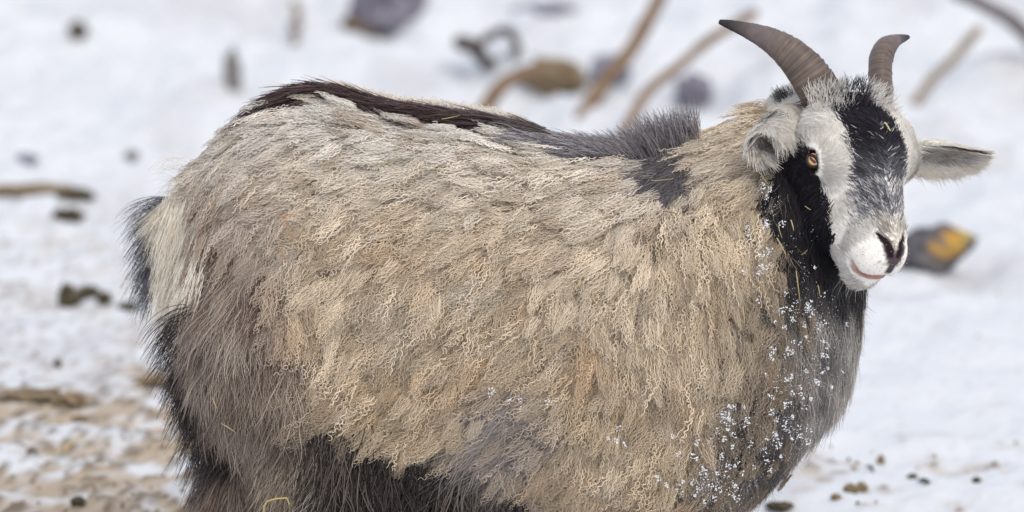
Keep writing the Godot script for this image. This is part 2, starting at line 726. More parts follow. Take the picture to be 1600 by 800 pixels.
func dirt_at(x: float, z: float) -> Vector2:
	# (tan soil showing through, dark specks), 0..1
	var n := mid_noise.get_noise_2d(x * 0.6 + 3.0, z * 0.95) * 0.6 + fine_noise.get_noise_2d(x * 0.3, z * 0.42) * 0.4
	var left := ss(0.15, -0.35, x) * ss(-2.3, -1.3, z)
	left = maxf(left, 0.45 * ss(-0.3, -0.6, x) * ss(-3.4, -2.6, z))
	var tan := ss(0.28 - 0.62 * left, 0.66 - 0.46 * left, n) * left
	tan = maxf(tan, ss(0.42, 0.7, n) * 0.25)
	var sp := fine_noise.get_noise_2d(x * 0.8 + 11.0, z * 0.9)
	var dark := ss(0.42 - 0.22 * left, 0.66 - 0.15 * left, sp) * (0.15 + left)
	var right := ss(0.35, 0.45, x) * ss(-1.3, -1.0, z) * ss(0.3, 0.6, mid_noise.get_noise_2d(x * 1.6 - 9.0, z * 1.6))
	return Vector2(maxf(tan, right * 0.5), maxf(dark, right * ss(0.25, 0.5, sp)))


func build_ground() -> void:
	var xs := PackedFloat32Array()
	var zs := PackedFloat32Array()
	for k in range(-14, 0):
		xs.append(-1.6 - pow(-k / 14.0, 2.4) * 90.0)
	for k in 257:
		xs.append(-1.6 + k * 0.0125)
	for k in range(1, 15):
		xs.append(1.6 + pow(k / 14.0, 2.4) * 90.0)
	for k in range(-16, 0):
		zs.append(-7.4 - pow(-k / 16.0, 2.4) * 150.0)
	for k in 300:
		zs.append(-7.4 + k * 0.0235 if k < 200 else -2.7 + (k - 200) * 0.0235)
	for k in range(1, 15):
		zs.append(-0.35 + pow(k / 14.0, 2.0) * 40.0)
	var b := Buf.new()
	for z in zs:
		for x in xs:
			var y := ground_y(x, z)
			var col := rgb(211, 214, 217)
			col = col.lerp(rgb(184, 180, 180), 0.35 * ss(0.15, 0.6, mid_noise.get_noise_2d(x * 0.45 + 7.0, z * 0.22 + 30.0)))
			if absf(x) < 2.0 and z > -8.0 and z < 2.0:
				var d := dirt_at(x, z)
				y += fine_noise.get_noise_2d(x * 0.6, z * 0.6) * 0.003 - d.x * 0.004 + d.y * 0.006
				col = col.lerp(rgb(172, 154, 130), d.x * 0.9)
				col = col.lerp(rgb(108, 95, 78), d.y * 0.75)
			b.v.append(Vector3(x, y, z))
			b.c.append(col)
	var w := xs.size()
	for j in zs.size() - 1:
		for i in w - 1:
			var p := j * w + i
			b.i.append_array([p, p + 1, p + w, p + 1, p + w + 1, p + w])
	b.n.resize(b.v.size())
	b.smooth()
	if b.n[w * 100 + 100].y < 0:
		for k in range(0, b.i.size(), 3):
			var q := b.i[k + 1]
			b.i[k + 1] = b.i[k + 2]
			b.i[k + 2] = q
		b.smooth()
	var m := matte(0.85, 0.25)
	var nt := NoiseTexture2D.new()
	nt.width = 512
	nt.height = 512
	nt.seamless = true
	nt.as_normal_map = true
	nt.bump_strength = 5.0
	var fn := FastNoiseLite.new()
	fn.frequency = 0.03
	fn.fractal_octaves = 5
	nt.noise = fn
	m.normal_enabled = true
	m.normal_texture = nt
	m.normal_scale = 0.6
	m.uv1_triplanar = true
	m.uv1_world_triplanar = true
	m.uv1_scale = Vector3.ONE * 2.3
	var o := put("snow_ground", b.mesh(), m)
	tag(o, "trampled snow with brown soil showing through on the left", "snow", "", "structure")


# ------------------------------------------------------------------ the goat

var wool: StandardMaterial3D
var fur: StandardMaterial3D
var body_hit := Buf.new()


func body_bones() -> void:
	no_bones()
	var z0 := -0.01
	bone(at_z(496, 354, z0), at_z(482, 440, z0), 0.127, 0.140, 0.08)
	bone(at_z(510, 352, z0), at_z(720, 438, z0), 0.130, 0.166, 0.08)
	bone(at_z(720, 438, 0.0), at_z(1010, 482, 0.01), 0.166, 0.166, 0.08)
	bone(at_z(1010, 482, 0.02), at_z(1100, 525, 0.03), 0.162, 0.148, 0.08)
	bone(at_z(1070, 560, 0.03), at_z(1065, 650, 0.03), 0.143, 0.125, 0.09)
	bone(at_z(600, 625, 0.0), at_z(930, 665, 0.0), 0.125, 0.135, 0.09)
	# neck
	bone(at_z(1090, 432, 0.02), at_z(1215, 285, 0.05), 0.138, 0.080, 0.08)
	bone(at_z(1160, 500, 0.03), at_z(1262, 350, 0.06), 0.13, 0.075, 0.08)
	# tail
	bone(at_z(335, 300, -0.02), at_z(288, 345, -0.03), 0.024, 0.018, 0.03)
	bone(at_z(288, 345, -0.03), at_z(280, 440, -0.03), 0.018, 0.012, 0.03)
	# legs, each hind leg with its knee forward and its hock behind
	for s in [1.0, -1.0]:
		var z: float = 0.085 * s
		var g := Vector3(0, 0, z)
		var hip := at_z(438, 520, 0.0) + g
		var knee := at_z(486, 690, 0.0) + g
		var hock := Vector3(knee.x - 0.085, 0.215, z)
		var foot := Vector3(hock.x + 0.02, 0.045, z)
		bone(hip, knee, 0.10, 0.068, 0.07)
		bone(hip + Vector3(-0.015, -0.05, 0), Vector3(hock.x + 0.045, 0.29, z), 0.075, 0.045, 0.05)
		bone(knee, hock, 0.060, 0.030, 0.04)
		bone(hock, foot, 0.028, 0.022, 0.02)
		bone(foot, foot + Vector3(0.025, -0.025, 0), 0.025, 0.028, 0.015)
		var arm := at_z(1010, 660, 0.0) + g * 0.95
		var elbow := at_z(965, 770, 0.0) + g * 0.95
		var wrist := Vector3(elbow.x + 0.01, 0.19, z)
		var hoof := Vector3(wrist.x - 0.005, 0.045, z)
		bone(arm, elbow, 0.09, 0.06, 0.07)
		bone(elbow, wrist, 0.055, 0.03, 0.04)
		bone(wrist, hoof, 0.027, 0.021, 0.02)
		bone(hoof, hoof + Vector3(0.025, -0.025, 0), 0.025, 0.028, 0.015)


func head_bones() -> void:
	no_bones()
	bone(Vector3(0.048, 0, -0.025), Vector3(0.09, 0, -0.018), 0.055, 0.052, 0.03)
	bone(Vector3(0.035, 0, -0.055), Vector3(-0.01, 0, -0.10), 0.055, 0.058, 0.03)
	for s in [1.0, -1.0]:
		bone(Vector3(0.052, 0.042 * s, -0.012), Vector3(0.085, 0.046 * s, -0.006), 0.033, 0.029, 0.02)
		bone(Vector3(0.062, 0.054 * s, 0.008), Vector3(0.092, 0.056 * s, 0.004), 0.016, 0.013, 0.02)
		bone(Vector3(0.07, 0.034 * s, -0.050), Vector3(0.150, 0.018 * s, -0.050), 0.036, 0.028, 0.025)
		bone(Vector3(0.205, 0.013 * s, -0.034), Vector3(0.226, 0.008 * s, -0.036), 0.0195, 0.0175, 0.012)
	bone(Vector3(0.08, 0, 0.0), Vector3(0.218, 0, -0.012), 0.041, 0.0235, 0.03)
	bone(Vector3(0.15, 0, -0.022), Vector3(0.222, 0, -0.026), 0.034, 0.027, 0.02)
	bone(Vector3(0.06, 0, -0.064), Vector3(0.19, 0, -0.068), 0.042, 0.026, 0.025)
	bone(Vector3(0.19, 0, -0.068), Vector3(0.224, 0, -0.067), 0.026, 0.0235, 0.012)
	for s in [1.0, -1.0]:
		cut(Vector3(0.190, 0.044 * s, -0.056), Vector3(0.226, 0.028 * s, -0.047), 0.0042)
		cut(Vector3(0.226, 0.028 * s, -0.047), Vector3(0.256, 0.0, -0.033), 0.0042)
		cut(Vector3(0.241, 0.006 * s, 0.004), Vector3(0.225, 0.011 * s, 0.010), 0.0036)
		cut(Vector3(0.225, 0.011 * s, 0.010), Vector3(0.208, 0.020 * s, 0.008), 0.0030)
		cut(Vector3(0.086, 0.086 * s, -0.010), Vector3(0.086, 0.074 * s, -0.010), 0.0115)


func scatter(b: Buf, density: float, each: Callable) -> void:
	for t in range(0, b.i.size(), 3):
		var a := b.v[b.i[t]]
		var e := b.v[b.i[t + 1]]
		var f := b.v[b.i[t + 2]]
		var want := (e - a).cross(f - a).length() * 0.5 * density
		var count := int(want) + (1 if rng.randf() < want - int(want) else 0)
		for k in count:
			var u := rng.randf()
			var w := rng.randf()
			if u + w > 1.0:
				u = 1.0 - u
				w = 1.0 - w
			var p := a + (e - a) * u + (f - a) * w
			var n := (b.n[b.i[t]] * (1.0 - u - w) + b.n[b.i[t + 1]] * u + b.n[b.i[t + 2]] * w).normalized()
			each.call(p, n)


func build_goat() -> void:
	var goat := base("goat", Vector3(0, 0, 0))
	tag(goat, "shaggy horned goat in curly grey-brown fleece with a black and white face", "goat")
	wool = matte(0.75, 0.25)
	fur = matte(0.6, 0.3)
	head_axes()
	# skin: trunk, neck, legs and head in one mesh
	body_bones()
	var skin := nets(Vector3(-0.62, -0.02, -0.26), Vector3(0.55, 0.80, 0.28), 0.0135)
	skin.c.resize(skin.v.size())
	for k in skin.v.size():
		look(skin.v[k], skin.n[k])
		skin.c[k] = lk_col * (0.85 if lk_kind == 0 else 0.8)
		if skin.v[k].y < 0.05:
			skin.c[k] = rgb(46, 42, 40)
	for k in skin.v.size():
		body_hit.v.append(skin.v[k])
	body_hit.n = skin.n.duplicate()
	body_hit.i = skin.i.duplicate()
	head_bones()
	var head := nets(Vector3(-0.10, -0.11, -0.19), Vector3(0.27, 0.11, 0.08), 0.0036)
	var bald := PackedFloat32Array()
	head.c.resize(head.v.size())
	for k in head.v.size():
		var h := head.v[k]
		var col := face_colour(h)
		var lip := mouth_near(h)
		var nose := nose_near(h)
		var lid := ss(0.0185, 0.0150, (h - Vector3(0.086, 0.0715 * signf(h.y), -0.010)).length())
		col = col.lerp(rgb(184, 140, 126), lip * ss(0.205, 0.235, h.x))
		col = col.lerp(rgb(128, 100, 92), lip * ss(0.235, 0.205, h.x))
		col = col.lerp(rgb(84, 74, 78), nose)
		col = col.lerp(rgb(34, 28, 28), lid)
		var hole := minf(seg_dist(Vector3(h.x, absf(h.y), h.z), Vector3(0.241, 0.006, 0.004), Vector3(0.225, 0.011, 0.010)), seg_dist(Vector3(h.x, absf(h.y), h.z), Vector3(0.225, 0.011, 0.010), Vector3(0.208, 0.020, 0.008)))
		col = col.lerp(rgb(40, 32, 35), ss(0.0062, 0.0044, hole))
		head.c[k] = col
	var face := Buf.new()
	face.v = head.v.duplicate()
	face.n = head.n.duplicate()
	face.i = head.i.duplicate()
	for k in head.v.size():
		head.v[k] = hd * short_face(head.v[k])
		head.n[k] = hd.basis * head.n[k]
	var body := Buf.new()
	join(body, skin)
	join(body, head)
	put("body", body.mesh(), matte(0.8, 0.2), goat)

	fleece(goat)
	face_fur(goat, face)
	horns(goat)
	ears(goat)
	eyes(goat)
	long_hair(goat)


func short_face(h: Vector3) -> Vector3:
	return Vector3(minf(h.x, 0.09 + (h.x - 0.09) * 0.88), h.y, h.z)


func mouth_near(h: Vector3) -> float:
	var q := Vector3(h.x, absf(h.y), h.z)
	var d1 := seg_dist(q, Vector3(0.196, 0.040, -0.056), Vector3(0.226, 0.028, -0.049))
	var d2 := seg_dist(q, Vector3(0.226, 0.028, -0.049), Vector3(0.252, 0.0, -0.036))
	return maxf(ss(0.0062, 0.0042, d1), ss(0.0102, 0.0074, d2 + 0.7 * maxf(q.z + 0.042, 0.0)))


func nose_near(h: Vector3) -> float:
	var q := Vector3(h.x, absf(h.y), h.z)
	var d1 := seg_dist(q, Vector3(0.243, 0.004, -0.002), Vector3(0.226, 0.011, 0.008))
	var d3 := seg_dist(q, Vector3(0.226, 0.011, 0.008), Vector3(0.209, 0.019, 0.007))
	var d2 := seg_dist(q, Vector3(0.246, 0.0, -0.002), Vector3(0.252, 0.0, -0.017))
	var pad := (q - Vector3(0.245, 0.0, 0.000)).length()
	return maxf(maxf(ss(0.0092, 0.0055, d1), ss(0.0058, 0.0032, d3)), maxf(ss(0.0080, 0.0040, d2), ss(0.0105, 0.0070, pad)))


func seg_dist(p: Vector3, a: Vector3, b: Vector3) -> float:
	var ab := b - a
	return (p - a - ab * clampf((p - a).dot(ab) / ab.length_squared(), 0, 1)).length()


func fleece(goat: Node3D) -> void:
	var locks := []
	for k in 14:
		locks.append(curl_lock(36, rnd(0.026, 0.044), rnd(0.007, 0.011), rnd(0.0013, 0.0025), rnd(0.0080, 0.0120)))
	var curls := kit_of(locks)
	var longs := []
	for k in 6:
		longs.append(straight_tuft(16, 0.13, 0.0065, 0.30, 0.30, 8, 0.035))
	var coarse := kit_of(longs)
	var fuzz := []
	for k in 5:
		fuzz.append(straight_tuft(20, 0.4, 0.0085, 0.5, 0.7, 5, 0.07))
	var under := kit_of(fuzz)
	var crisp := []
	for k in 10:
		crisp.append(crimp_lock(5, rnd(0.026, 0.044), rnd(0.0017, 0.0027), rnd(0.0075, 0.0105)))
	var crimps := kit_of(crisp)
	scatter(body_hit, 44000.0, func(p: Vector3, n: Vector3) -> void:
		var keep := 0.3 if n.z < -0.25 else 1.0
		if p.y < 0.16:
			keep *= 0.15
		if rng.randf() > keep:
			return
		if p.y < 0.06:
			return
		look(p, n)
		var q := lock_noise.get_noise_3d((p.x * 0.75 - p.y * 0.6) * 26.0, (p.x * 0.6 + p.y * 0.75) * 62.0, p.z * 40.0)
		var v := rnd(0.86, 1.1)
		if lk_kind == 0:
			var dice := rng.randf()
			if dice > 0.905 and lk_free <= rng.randf():
				return
			if dice > 0.905:
				var w := v * 1.08
				crimps.add(rng.randi() % 10, frame_on(p + n * (0.0095 + 0.014 * q + rnd(0, 0.004)), n, lk_dir, Vector3.ONE * rnd(0.85, 1.15)), Color(lk_col.r * w, lk_col.g * w, lk_col.b * w))
				return
			if dice < 0.52:
				var f := rnd(0.014, 0.026)
				under.add(rng.randi() % 5, frame_on(p + n * (0.002 + 0.016 * q + rnd(0, 0.008)), n, lk_dir, Vector3(f, f, f)), Color(lk_col.r * v, lk_col.g * v, lk_col.b * v))
				return
			if q < -0.2 and rng.randf() < ss(-0.2, -0.5, q) * 0.8:
				return
			var s := rnd(0.8, 1.2)
			if p.x > 0.2 and p.y > 0.45: s *= 0.82
			var up := 0.001 + 0.021 * q + rnd(0, 0.006)
			var t := frame_on(p + n * up, n, lk_dir, Vector3(s, s * rnd(0.8, 1.5), s))
			curls.add(rng.randi() % 14, t, Color(lk_col.r * v, lk_col.g * v, lk_col.b * v))
		elif rng.randf() < 0.62:
			var l := lk_len * rnd(0.8, 1.2)
			var t := frame_on(p + n * (0.004 + 0.005 * q), n, lk_dir, Vector3(l, l, l))
			coarse.add(rng.randi() % 6, t, Color(lk_col.r * v, lk_col.g * v, lk_col.b * v)))
	plant(curls, "fleece", wool, goat)
	plant(crimps, "crimped_wool", wool, goat)
	plant(under, "undercoat", wool, goat)
	plant(coarse, "coarse_hair", fur, goat)


func face_fur(goat: Node3D, face: Buf) -> void:
	var tufts := []
	for k in 6:
		tufts.append(straight_tuft(9, 0.3, 0.030, 0.26, 0.26, 4))
	var kit := kit_of(tufts)
	scatter(face, 170000.0, func(h: Vector3, n: Vector3) -> void:
		if h.z < -0.09 and h.x < 0.1:
			return
		if mouth_near(h) > 0.35 or nose_near(h) > 0.55:
			return
		var eye := (h - Vector3(0.086, 0.0715 * signf(h.y), -0.010)).length()
		if eye < 0.0175:
			return
		var col := face_colour(h)
		# hair runs from the nose back over the face, and out to the sides on the cheeks
		var flow := Vector3(-1.0, signf(h.y) * 0.35, -0.15)
		var l := rnd(0.010, 0.015)
		if h.x < 0.06:
			l = rnd(0.012, 0.020)
			flow = Vector3(-0.8, signf(h.y) * 0.6 + rnd(-0.3, 0.3), 0.3 + rnd(-0.3, 0.3))
		elif h.x < 0.13 and absf(h.y) < 0.04 and h.z > 0:
			l = rnd(0.012, 0.018)
			flow = Vector3(-0.6, signf(h.y) * 0.8 + rnd(-0.3, 0.3), 0.0)
		if h.z < edge_of(h.x) and h.x < 0.19:
			l = rnd(0.018, 0.03) if col.r < 0.2 else rnd(0.009, 0.014)
			flow = Vector3(0.2, signf(h.y) * 0.1, -1.0)
		if h.x > 0.175:
			l = rnd(0.009, 0.014)
			if h.z < -0.056:
				flow = Vector3(-0.7, signf(h.y) * 0.3, -0.6)
				l = rnd(0.009, 0.014)
			elif h.x > 0.215:
				l = rnd(0.0045, 0.0075)
		if eye < 0.045:
			flow = flow * 0.5 + (h - Vector3(0.086, 0.0715 * signf(h.y), -0.010)).normalized() * 1.6
			l = minf(l, 0.012)
		flow += Vector3(rnd(-0.2, 0.2), rnd(-0.2, 0.2), rnd(-0.2, 0.2))
		var t := hd * frame_on(short_face(h) - n * 0.001, n, flow, Vector3(l, l * rnd(0.7, 1.1), l))
		var v := rnd(0.88, 1.05)
		if h.x > 0.17: v = rnd(0.84, 1.05)
		kit.add(rng.randi() % 6, t, Color(col.r * v, col.g * v, col.b * v)))
	plant(kit, "face_fur", fur, goat)


func edge_of(a: float) -> float:
	if a < 0.09:
		return -0.010
	return -0.010 - 0.5 * (a - 0.09) if a < 0.15 else -0.040 - 1.0 * (a - 0.15)


func horns(goat: Node3D) -> void:
	var paths := [
		[[1292, 168, 66, 0.115], [1272, 132, 65, 0.118], [1252, 104, 58, 0.115], [1226, 79, 48, 0.108], [1196, 60, 36, 0.098], [1162, 46, 23, 0.085], [1124, 34, 7, 0.07]],
		[[1378, 172, 38, 0.085], [1376, 135, 37, 0.078], [1375, 110, 36, 0.068], [1377, 90, 37, 0.055], [1384, 74, 33, 0.040], [1398, 64, 20, 0.022], [1418, 58, 7, 0.004]],
	]
	var m := matte(0.5, 0.4)
	for side in 2:
		var b := Buf.new()
		var pts := []
		for q in paths[side]:
			pts.append(at_z(q[0], q[1], q[3]))
		var rings := []
		var cols := []
		var steps := 190
		var rest := 0.0
		for k in steps + 1:
			var f := float(k) / steps * (pts.size() - 1)
			var j := mini(int(f), pts.size() - 2)
			var t := f - j
			var p0: Vector3 = pts[maxi(j - 1, 0)]
			var p1: Vector3 = pts[j]
			var p2: Vector3 = pts[j + 1]
			var p3: Vector3 = pts[mini(j + 2, pts.size() - 1)]
			var p := p1.cubic_interpolate(p2, p0, p3, t)
			var ahead := p1.cubic_interpolate(p2, p0, p3, minf(t + 0.02, 1.0))
			var back := p1.cubic_interpolate(p2, p0, p3, maxf(t - 0.02, 0.0))
			var tan := (ahead - back).normalized()
			var w: float = lerpf(paths[side][j][2], paths[side][j + 1][2], t) / PXM * 0.5
			var wide := tan.cross(Vector3(0, 0.15, 1)).normalized()
			var deep := wide.cross(tan).normalized()
			var rw := w
			var rd := w * (0.72 if side == 0 else 1.5)
			var along := float(k) / steps
			var ridge := 0.0
			if along < 0.8:
				ridge = pow(absf(sin(along * 40.0 + 1.6 * sin(along * 23.0) + side * 2.0)), 2.0) * (0.030 + 0.025 * lock_noise.get_noise_1d(along * 9.0 + side * 30.0)) * ss(0.8, 0.5, along)
			ridge += lock_noise.get_noise_1d(along * 60.0) * 0.02
			var ring := []
			for s in 20:
				var g := TAU * s / 20.0
				var keel := 1.0 + ridge * (0.7 + 0.5 * cos(g)) + fine_noise.get_noise_3d(s * 0.09, along * 0.4, side) * 0.03
				if side == 0:
					keel *= 1.0 + 0.06 * cos(g) 
				ring.append(p + (wide * cos(g) * rw + deep * sin(g) * rd) * keel)
			rings.append(ring)
			var n1 := lock_noise.get_noise_2d(along * 38.0, side * 9.0)
			var col := mixc(rgb(86, 75, 69), rgb(114, 100, 91), 0.5 + 0.7 * n1)
			col = mixc(col, rgb(112, 100, 98), ss(0.45, 0.75, along))
			col = mixc(col, rgb(48, 44, 46), ss(0.72, 0.95, along))
			col = mixc(col, rgb(64, 52, 48), ss(0.16, 0.05, along))
			cols.append(col * (0.92 + 0.14 * clampf(ridge / 0.05, 0, 1)))
		b.ring_tube(rings, cols, true)
		# fine dark grain running round the horn
		for k in b.c.size():
			var v := 1.0 + 0.22 * fine_noise.get_noise_3d(b.v[k].x * 2.2, b.v[k].y * 2.2, b.v[k].z * 2.2)
			b.c[k] = Color(b.c[k].r * v, b.c[k].g * v, b.c[k].b * v)
		b.flip_check()
		b.smooth()
		var o := put("horn", b.mesh(), m, goat)
		o.set_meta("label", ["long brown ridged horn sweeping back to a dark tip", "shorter looking horn seen edge on with a hooked tip"][side])


func ear_shape(spine: Array, widths: Array, open: Array, cup: Array) -> Array:
	# a cupped leaf: [outer side, inner side] as buffers
	var outer := Buf.new()
	var inner := Buf.new()
	var n := 24
	var m := 16
	for k in n + 1:
		var f := float(k) / n * (spine.size() - 1)
		var j := mini(int(f), spine.size() - 2)
		var t := f - j
		var p0: Vector3 = spine[maxi(j - 1, 0)]
		var p1: Vector3 = spine[j]
		var p2: Vector3 = spine[j + 1]
		var p3: Vector3 = spine[mini(j + 2, spine.size() - 1)]
		var p := p1.cubic_interpolate(p2, p0, p3, t)
		var tan := (p1.cubic_interpolate(p2, p0, p3, minf(t + 0.03, 1.0)) - p1.cubic_interpolate(p2, p0, p3, maxf(t - 0.03, 0.0))).normalized()
		var o: Vector3 = (open[j] as Vector3).lerp(open[j + 1], t)
		o = (o - tan * o.dot(tan)).normalized()
		var side := tan.cross(o).normalized()
		var w: float = lerpf(widths[j], widths[j + 1], t)
		var cu: float = lerpf(cup[j], cup[j + 1], t)
		for s in m + 1:
			var g := (float(s) / m * 2.0 - 1.0) * cu
			# a circular trough of the half-angle cu, its arc 2w long
			var r := w / maxf(cu, 0.05)
			var q := p + side * sin(g) * r + o * (1.0 - cos(g)) * r
			var out := (side * sin(g) - o * cos(g)).normalized()
			outer.v.append(q + out * 0.0022)
			outer.n.append(out)
			inner.v.append(q - out * 0.0022)
			inner.n.append(-out)
	for b in [outer, inner]:
		for k in n:
			for s in m:
				var p := k * (m + 1) + s
				b.i.append_array([p, p + 1, p + m + 1, p + 1, p + m + 2, p + m + 1])
		b.flip_check()
	return [outer, inner, n, m]


func ears(goat: Node3D) -> void:
	var tufts := []
	for k in 4:
		tufts.append(straight_tuft(12, 0.3, 0.022, 0.2, 0.3, 4))
	var kit := kit_of(tufts)
	# the goat's right ear is folded over towards the lens, its left ear stretches out sideways
	var shapes := [
		ear_shape([at_z(1240, 180, 0.075), at_z(1222, 174, 0.100), at_z(1200, 184, 0.128), at_z(1185, 200, 0.150), at_z(1178, 211, 0.168)],
			[0.024, 0.042, 0.048, 0.046, 0.034],
			[Vector3(0.7, -0.7, 0.15), Vector3(0.7, -0.7, 0.15), Vector3(0.7, -0.7, 0.15), Vector3(0.7, -0.7, 0.15), Vector3(0.7, -0.6, 0.3)],
			[2.0, 2.1, 2.1, 2.1, 2.1]),
		ear_shape([at_z(1404, 228, 0.06), at_z(1430, 229, 0.045), at_z(1462, 235, 0.03), at_z(1500, 243, 0.012), at_z(1536, 247, -0.002)],
			[0.020, 0.034, 0.035, 0.027, 0.009],
			[Vector3(0, -0.8, 1), Vector3(0, -0.75, 1), Vector3(0, -0.75, 1), Vector3(0, -0.7, 1), Vector3(0, -0.6, 1)],
			[1.5, 1.15, 1.0, 0.9, 0.7]),
	]
	for e in 2:
		var outer: Buf = shapes[e][0]
		var inner: Buf = shapes[e][1]
		var n: int = shapes[e][2]
		var m: int = shapes[e][3]
		var b := Buf.new()
		for k in outer.v.size():
			outer.c.append(rgb(246, 240, 230))
			inner.c.append(rgb(214, 186, 170))
		join(b, outer)
		var first := b.v.size()
		join(b, inner)
		# rim
		var rim := []
		for k in n + 1: rim.append(k * (m + 1))
		for s in range(1, m + 1): rim.append(n * (m + 1) + s)
		for k in range(n - 1, -1, -1): rim.append(k * (m + 1) + m)
		for k in rim.size() - 1:
			b.i.append_array([rim[k], rim[k + 1], first + rim[k], rim[k + 1], first + rim[k + 1], first + rim[k]])
		var o := put("ear", b.mesh(), matte(0.8, 0.2), goat)
		o.set_meta("label", ["white ear folded over beside the cheek", "white ear held straight out, dark haired inside"][e])
		var tip: Vector3 = outer.v[n * (m + 1) + m / 2]
		var root: Vector3 = outer.v[m / 2]
		var axis := (tip - root).normalized()
		for part in 2:
			scatter([outer, inner][part], 220000.0 if part == 0 else 90000.0, func(p: Vector3, nr: Vector3) -> void:
				var u := (p - root).dot(axis) / (tip - root).length()
				var col := mixc(rgb(253, 251, 246), rgb(243, 236, 224), rng.randf())
				var l := rnd(0.011, 0.019)
				if part == 1:
					l = rnd(0.010, 0.018)
					if e == 1:
						var up := (p - root - axis * axis.dot(p - root)).dot(Vector3(0, 1, 0))
						col = mixc(rgb(250, 242, 228), rgb(124, 114, 108), ss(0.08, 0.2, u) * ss(1.05, 0.75, u) * ss(0.016, 0.008, up) * ss(-0.020, -0.012, up) * (0.3 + rng.randf() * 0.7))
					else:
						col = mixc(col, rgb(190, 168, 150), 0.5 * rng.randf())
				elif e == 0 and (p - at_z(1205, 186, 0.13)).length() < 0.022 and rng.randf() < 0.45:
					col = rgb(140, 136, 138)
				var flow := axis + Vector3(rnd(-0.3, 0.3), rnd(-0.5, 0.0), rnd(-0.3, 0.3))
				if e == 0 and u > 0.7 and rng.randf() < 0.5:
					flow = axis * 0.5 + Vector3(0.7 + rnd(-0.5, 0.5), -0.7 + rnd(-0.5, 0.5), 0.1)
					l = rnd(0.014, 0.024)
				kit.add(rng.randi() % 4, frame_on(p, nr, flow, Vector3(l, l * 0.9, l)), col))
	plant(kit, "ear_fur", fur, goat)


func cap(center: Vector3, axis: Vector3, up: Vector3, r: float, wide: float, tall: float, col: Color, inner: Color, power := 2.0) -> Buf:
	# a piece of a ball's skin round the axis, wide by tall (radians), as a fan of rings
	var b := Buf.new()
	var x := up.cross(axis).normalized()
	var y := axis.cross(x).normalized()
	for k in 7:
		for s in 28:
			var g := TAU * s / 28.0
			var f := k / 6.0
			var cx := signf(cos(g)) * pow(absf(cos(g)), 2.0 / power)
			var sy := signf(sin(g)) * pow(absf(sin(g)), 2.0 / power)
			var d := (axis + x * tan(wide * f) * cx + y * tan(tall * f) * sy).normalized()
			b.v.append(center + d * r)
			b.n.append(d)
			b.c.append(inner.lerp(col, f * f))
	for k in 6:
		for s in 28:
			var p := k * 28 + s
			var q := k * 28 + (s + 1) % 28
			b.i.append_array([p, q, p + 28, q, q + 28, p + 28])
	b.flip_check()
	return b


func eyes(goat: Node3D) -> void:
	var wet := matte(0.08, 0.5)
	wet.clearcoat_enabled = true
	wet.clearcoat = 1.0
	wet.clearcoat_roughness = 0.03
	for s in [1.0, -1.0]:
		var c := hd * Vector3(0.086, 0.0685 * s, -0.009)
		var ax := (hd.basis * Vector3(0.25, 1.0 * s, 0.55)).normalized()
		var up := (hd.basis * Vector3(-0.35, 0, 1)).normalized()
		var ball := SphereMesh.new()
		ball.radius = 0.0116
		ball.height = 0.0232
		ball.radial_segments = 32
		ball.rings = 16
		var dark := StandardMaterial3D.new()
		dark.albedo_color = Color(0.10, 0.07, 0.06)
		dark.roughness = 0.15
		var o := put("eye", ball, dark, goat)
		o.position = c
		var i := put("iris", cap(Vector3.ZERO, ax, up, 0.0119, 0.92, 0.80, rgb(168, 104, 58), rgb(232, 174, 112)).mesh(), wet, o)
		put("pupil", cap(Vector3.ZERO, ax, up, 0.0121, 0.46, 0.14, rgb(12, 9, 10), rgb(10, 8, 10), 4.0).mesh(), wet, o)
		# lids: two dark rolls of skin over the ball
		var b := Buf.new()
		var x := up.cross(ax).normalized()
		for lid in [1.0, -1.0]:
			var pts := PackedVector3Array()
			for k in 17:
				var t := (k / 16.0 - 0.5) * 2.0
				var d: Vector3 = (ax + x * tan(t * 0.95) + up * lid * (0.60 if lid > 0 else 0.66) * (1.0 - t * t)).normalized()
				pts.append(d * 0.0123)
			b.strand(pts, 0.0019, 0.0019, 8, rgb(48, 38, 36), rgb(30, 25, 26))
		put("eyelid", b.mesh(), matte(0.5, 0.4), o)


func back_at(px: float, z: float) -> Vector3:
	# the skin of the back straight above that place
	var p := Vector3((px - 800.0) / PXM, 0.85, z)
	for k in 30:
		var d := field(p)
		if d < 0.0005:
			break
		p.y -= d * 0.9
	return p


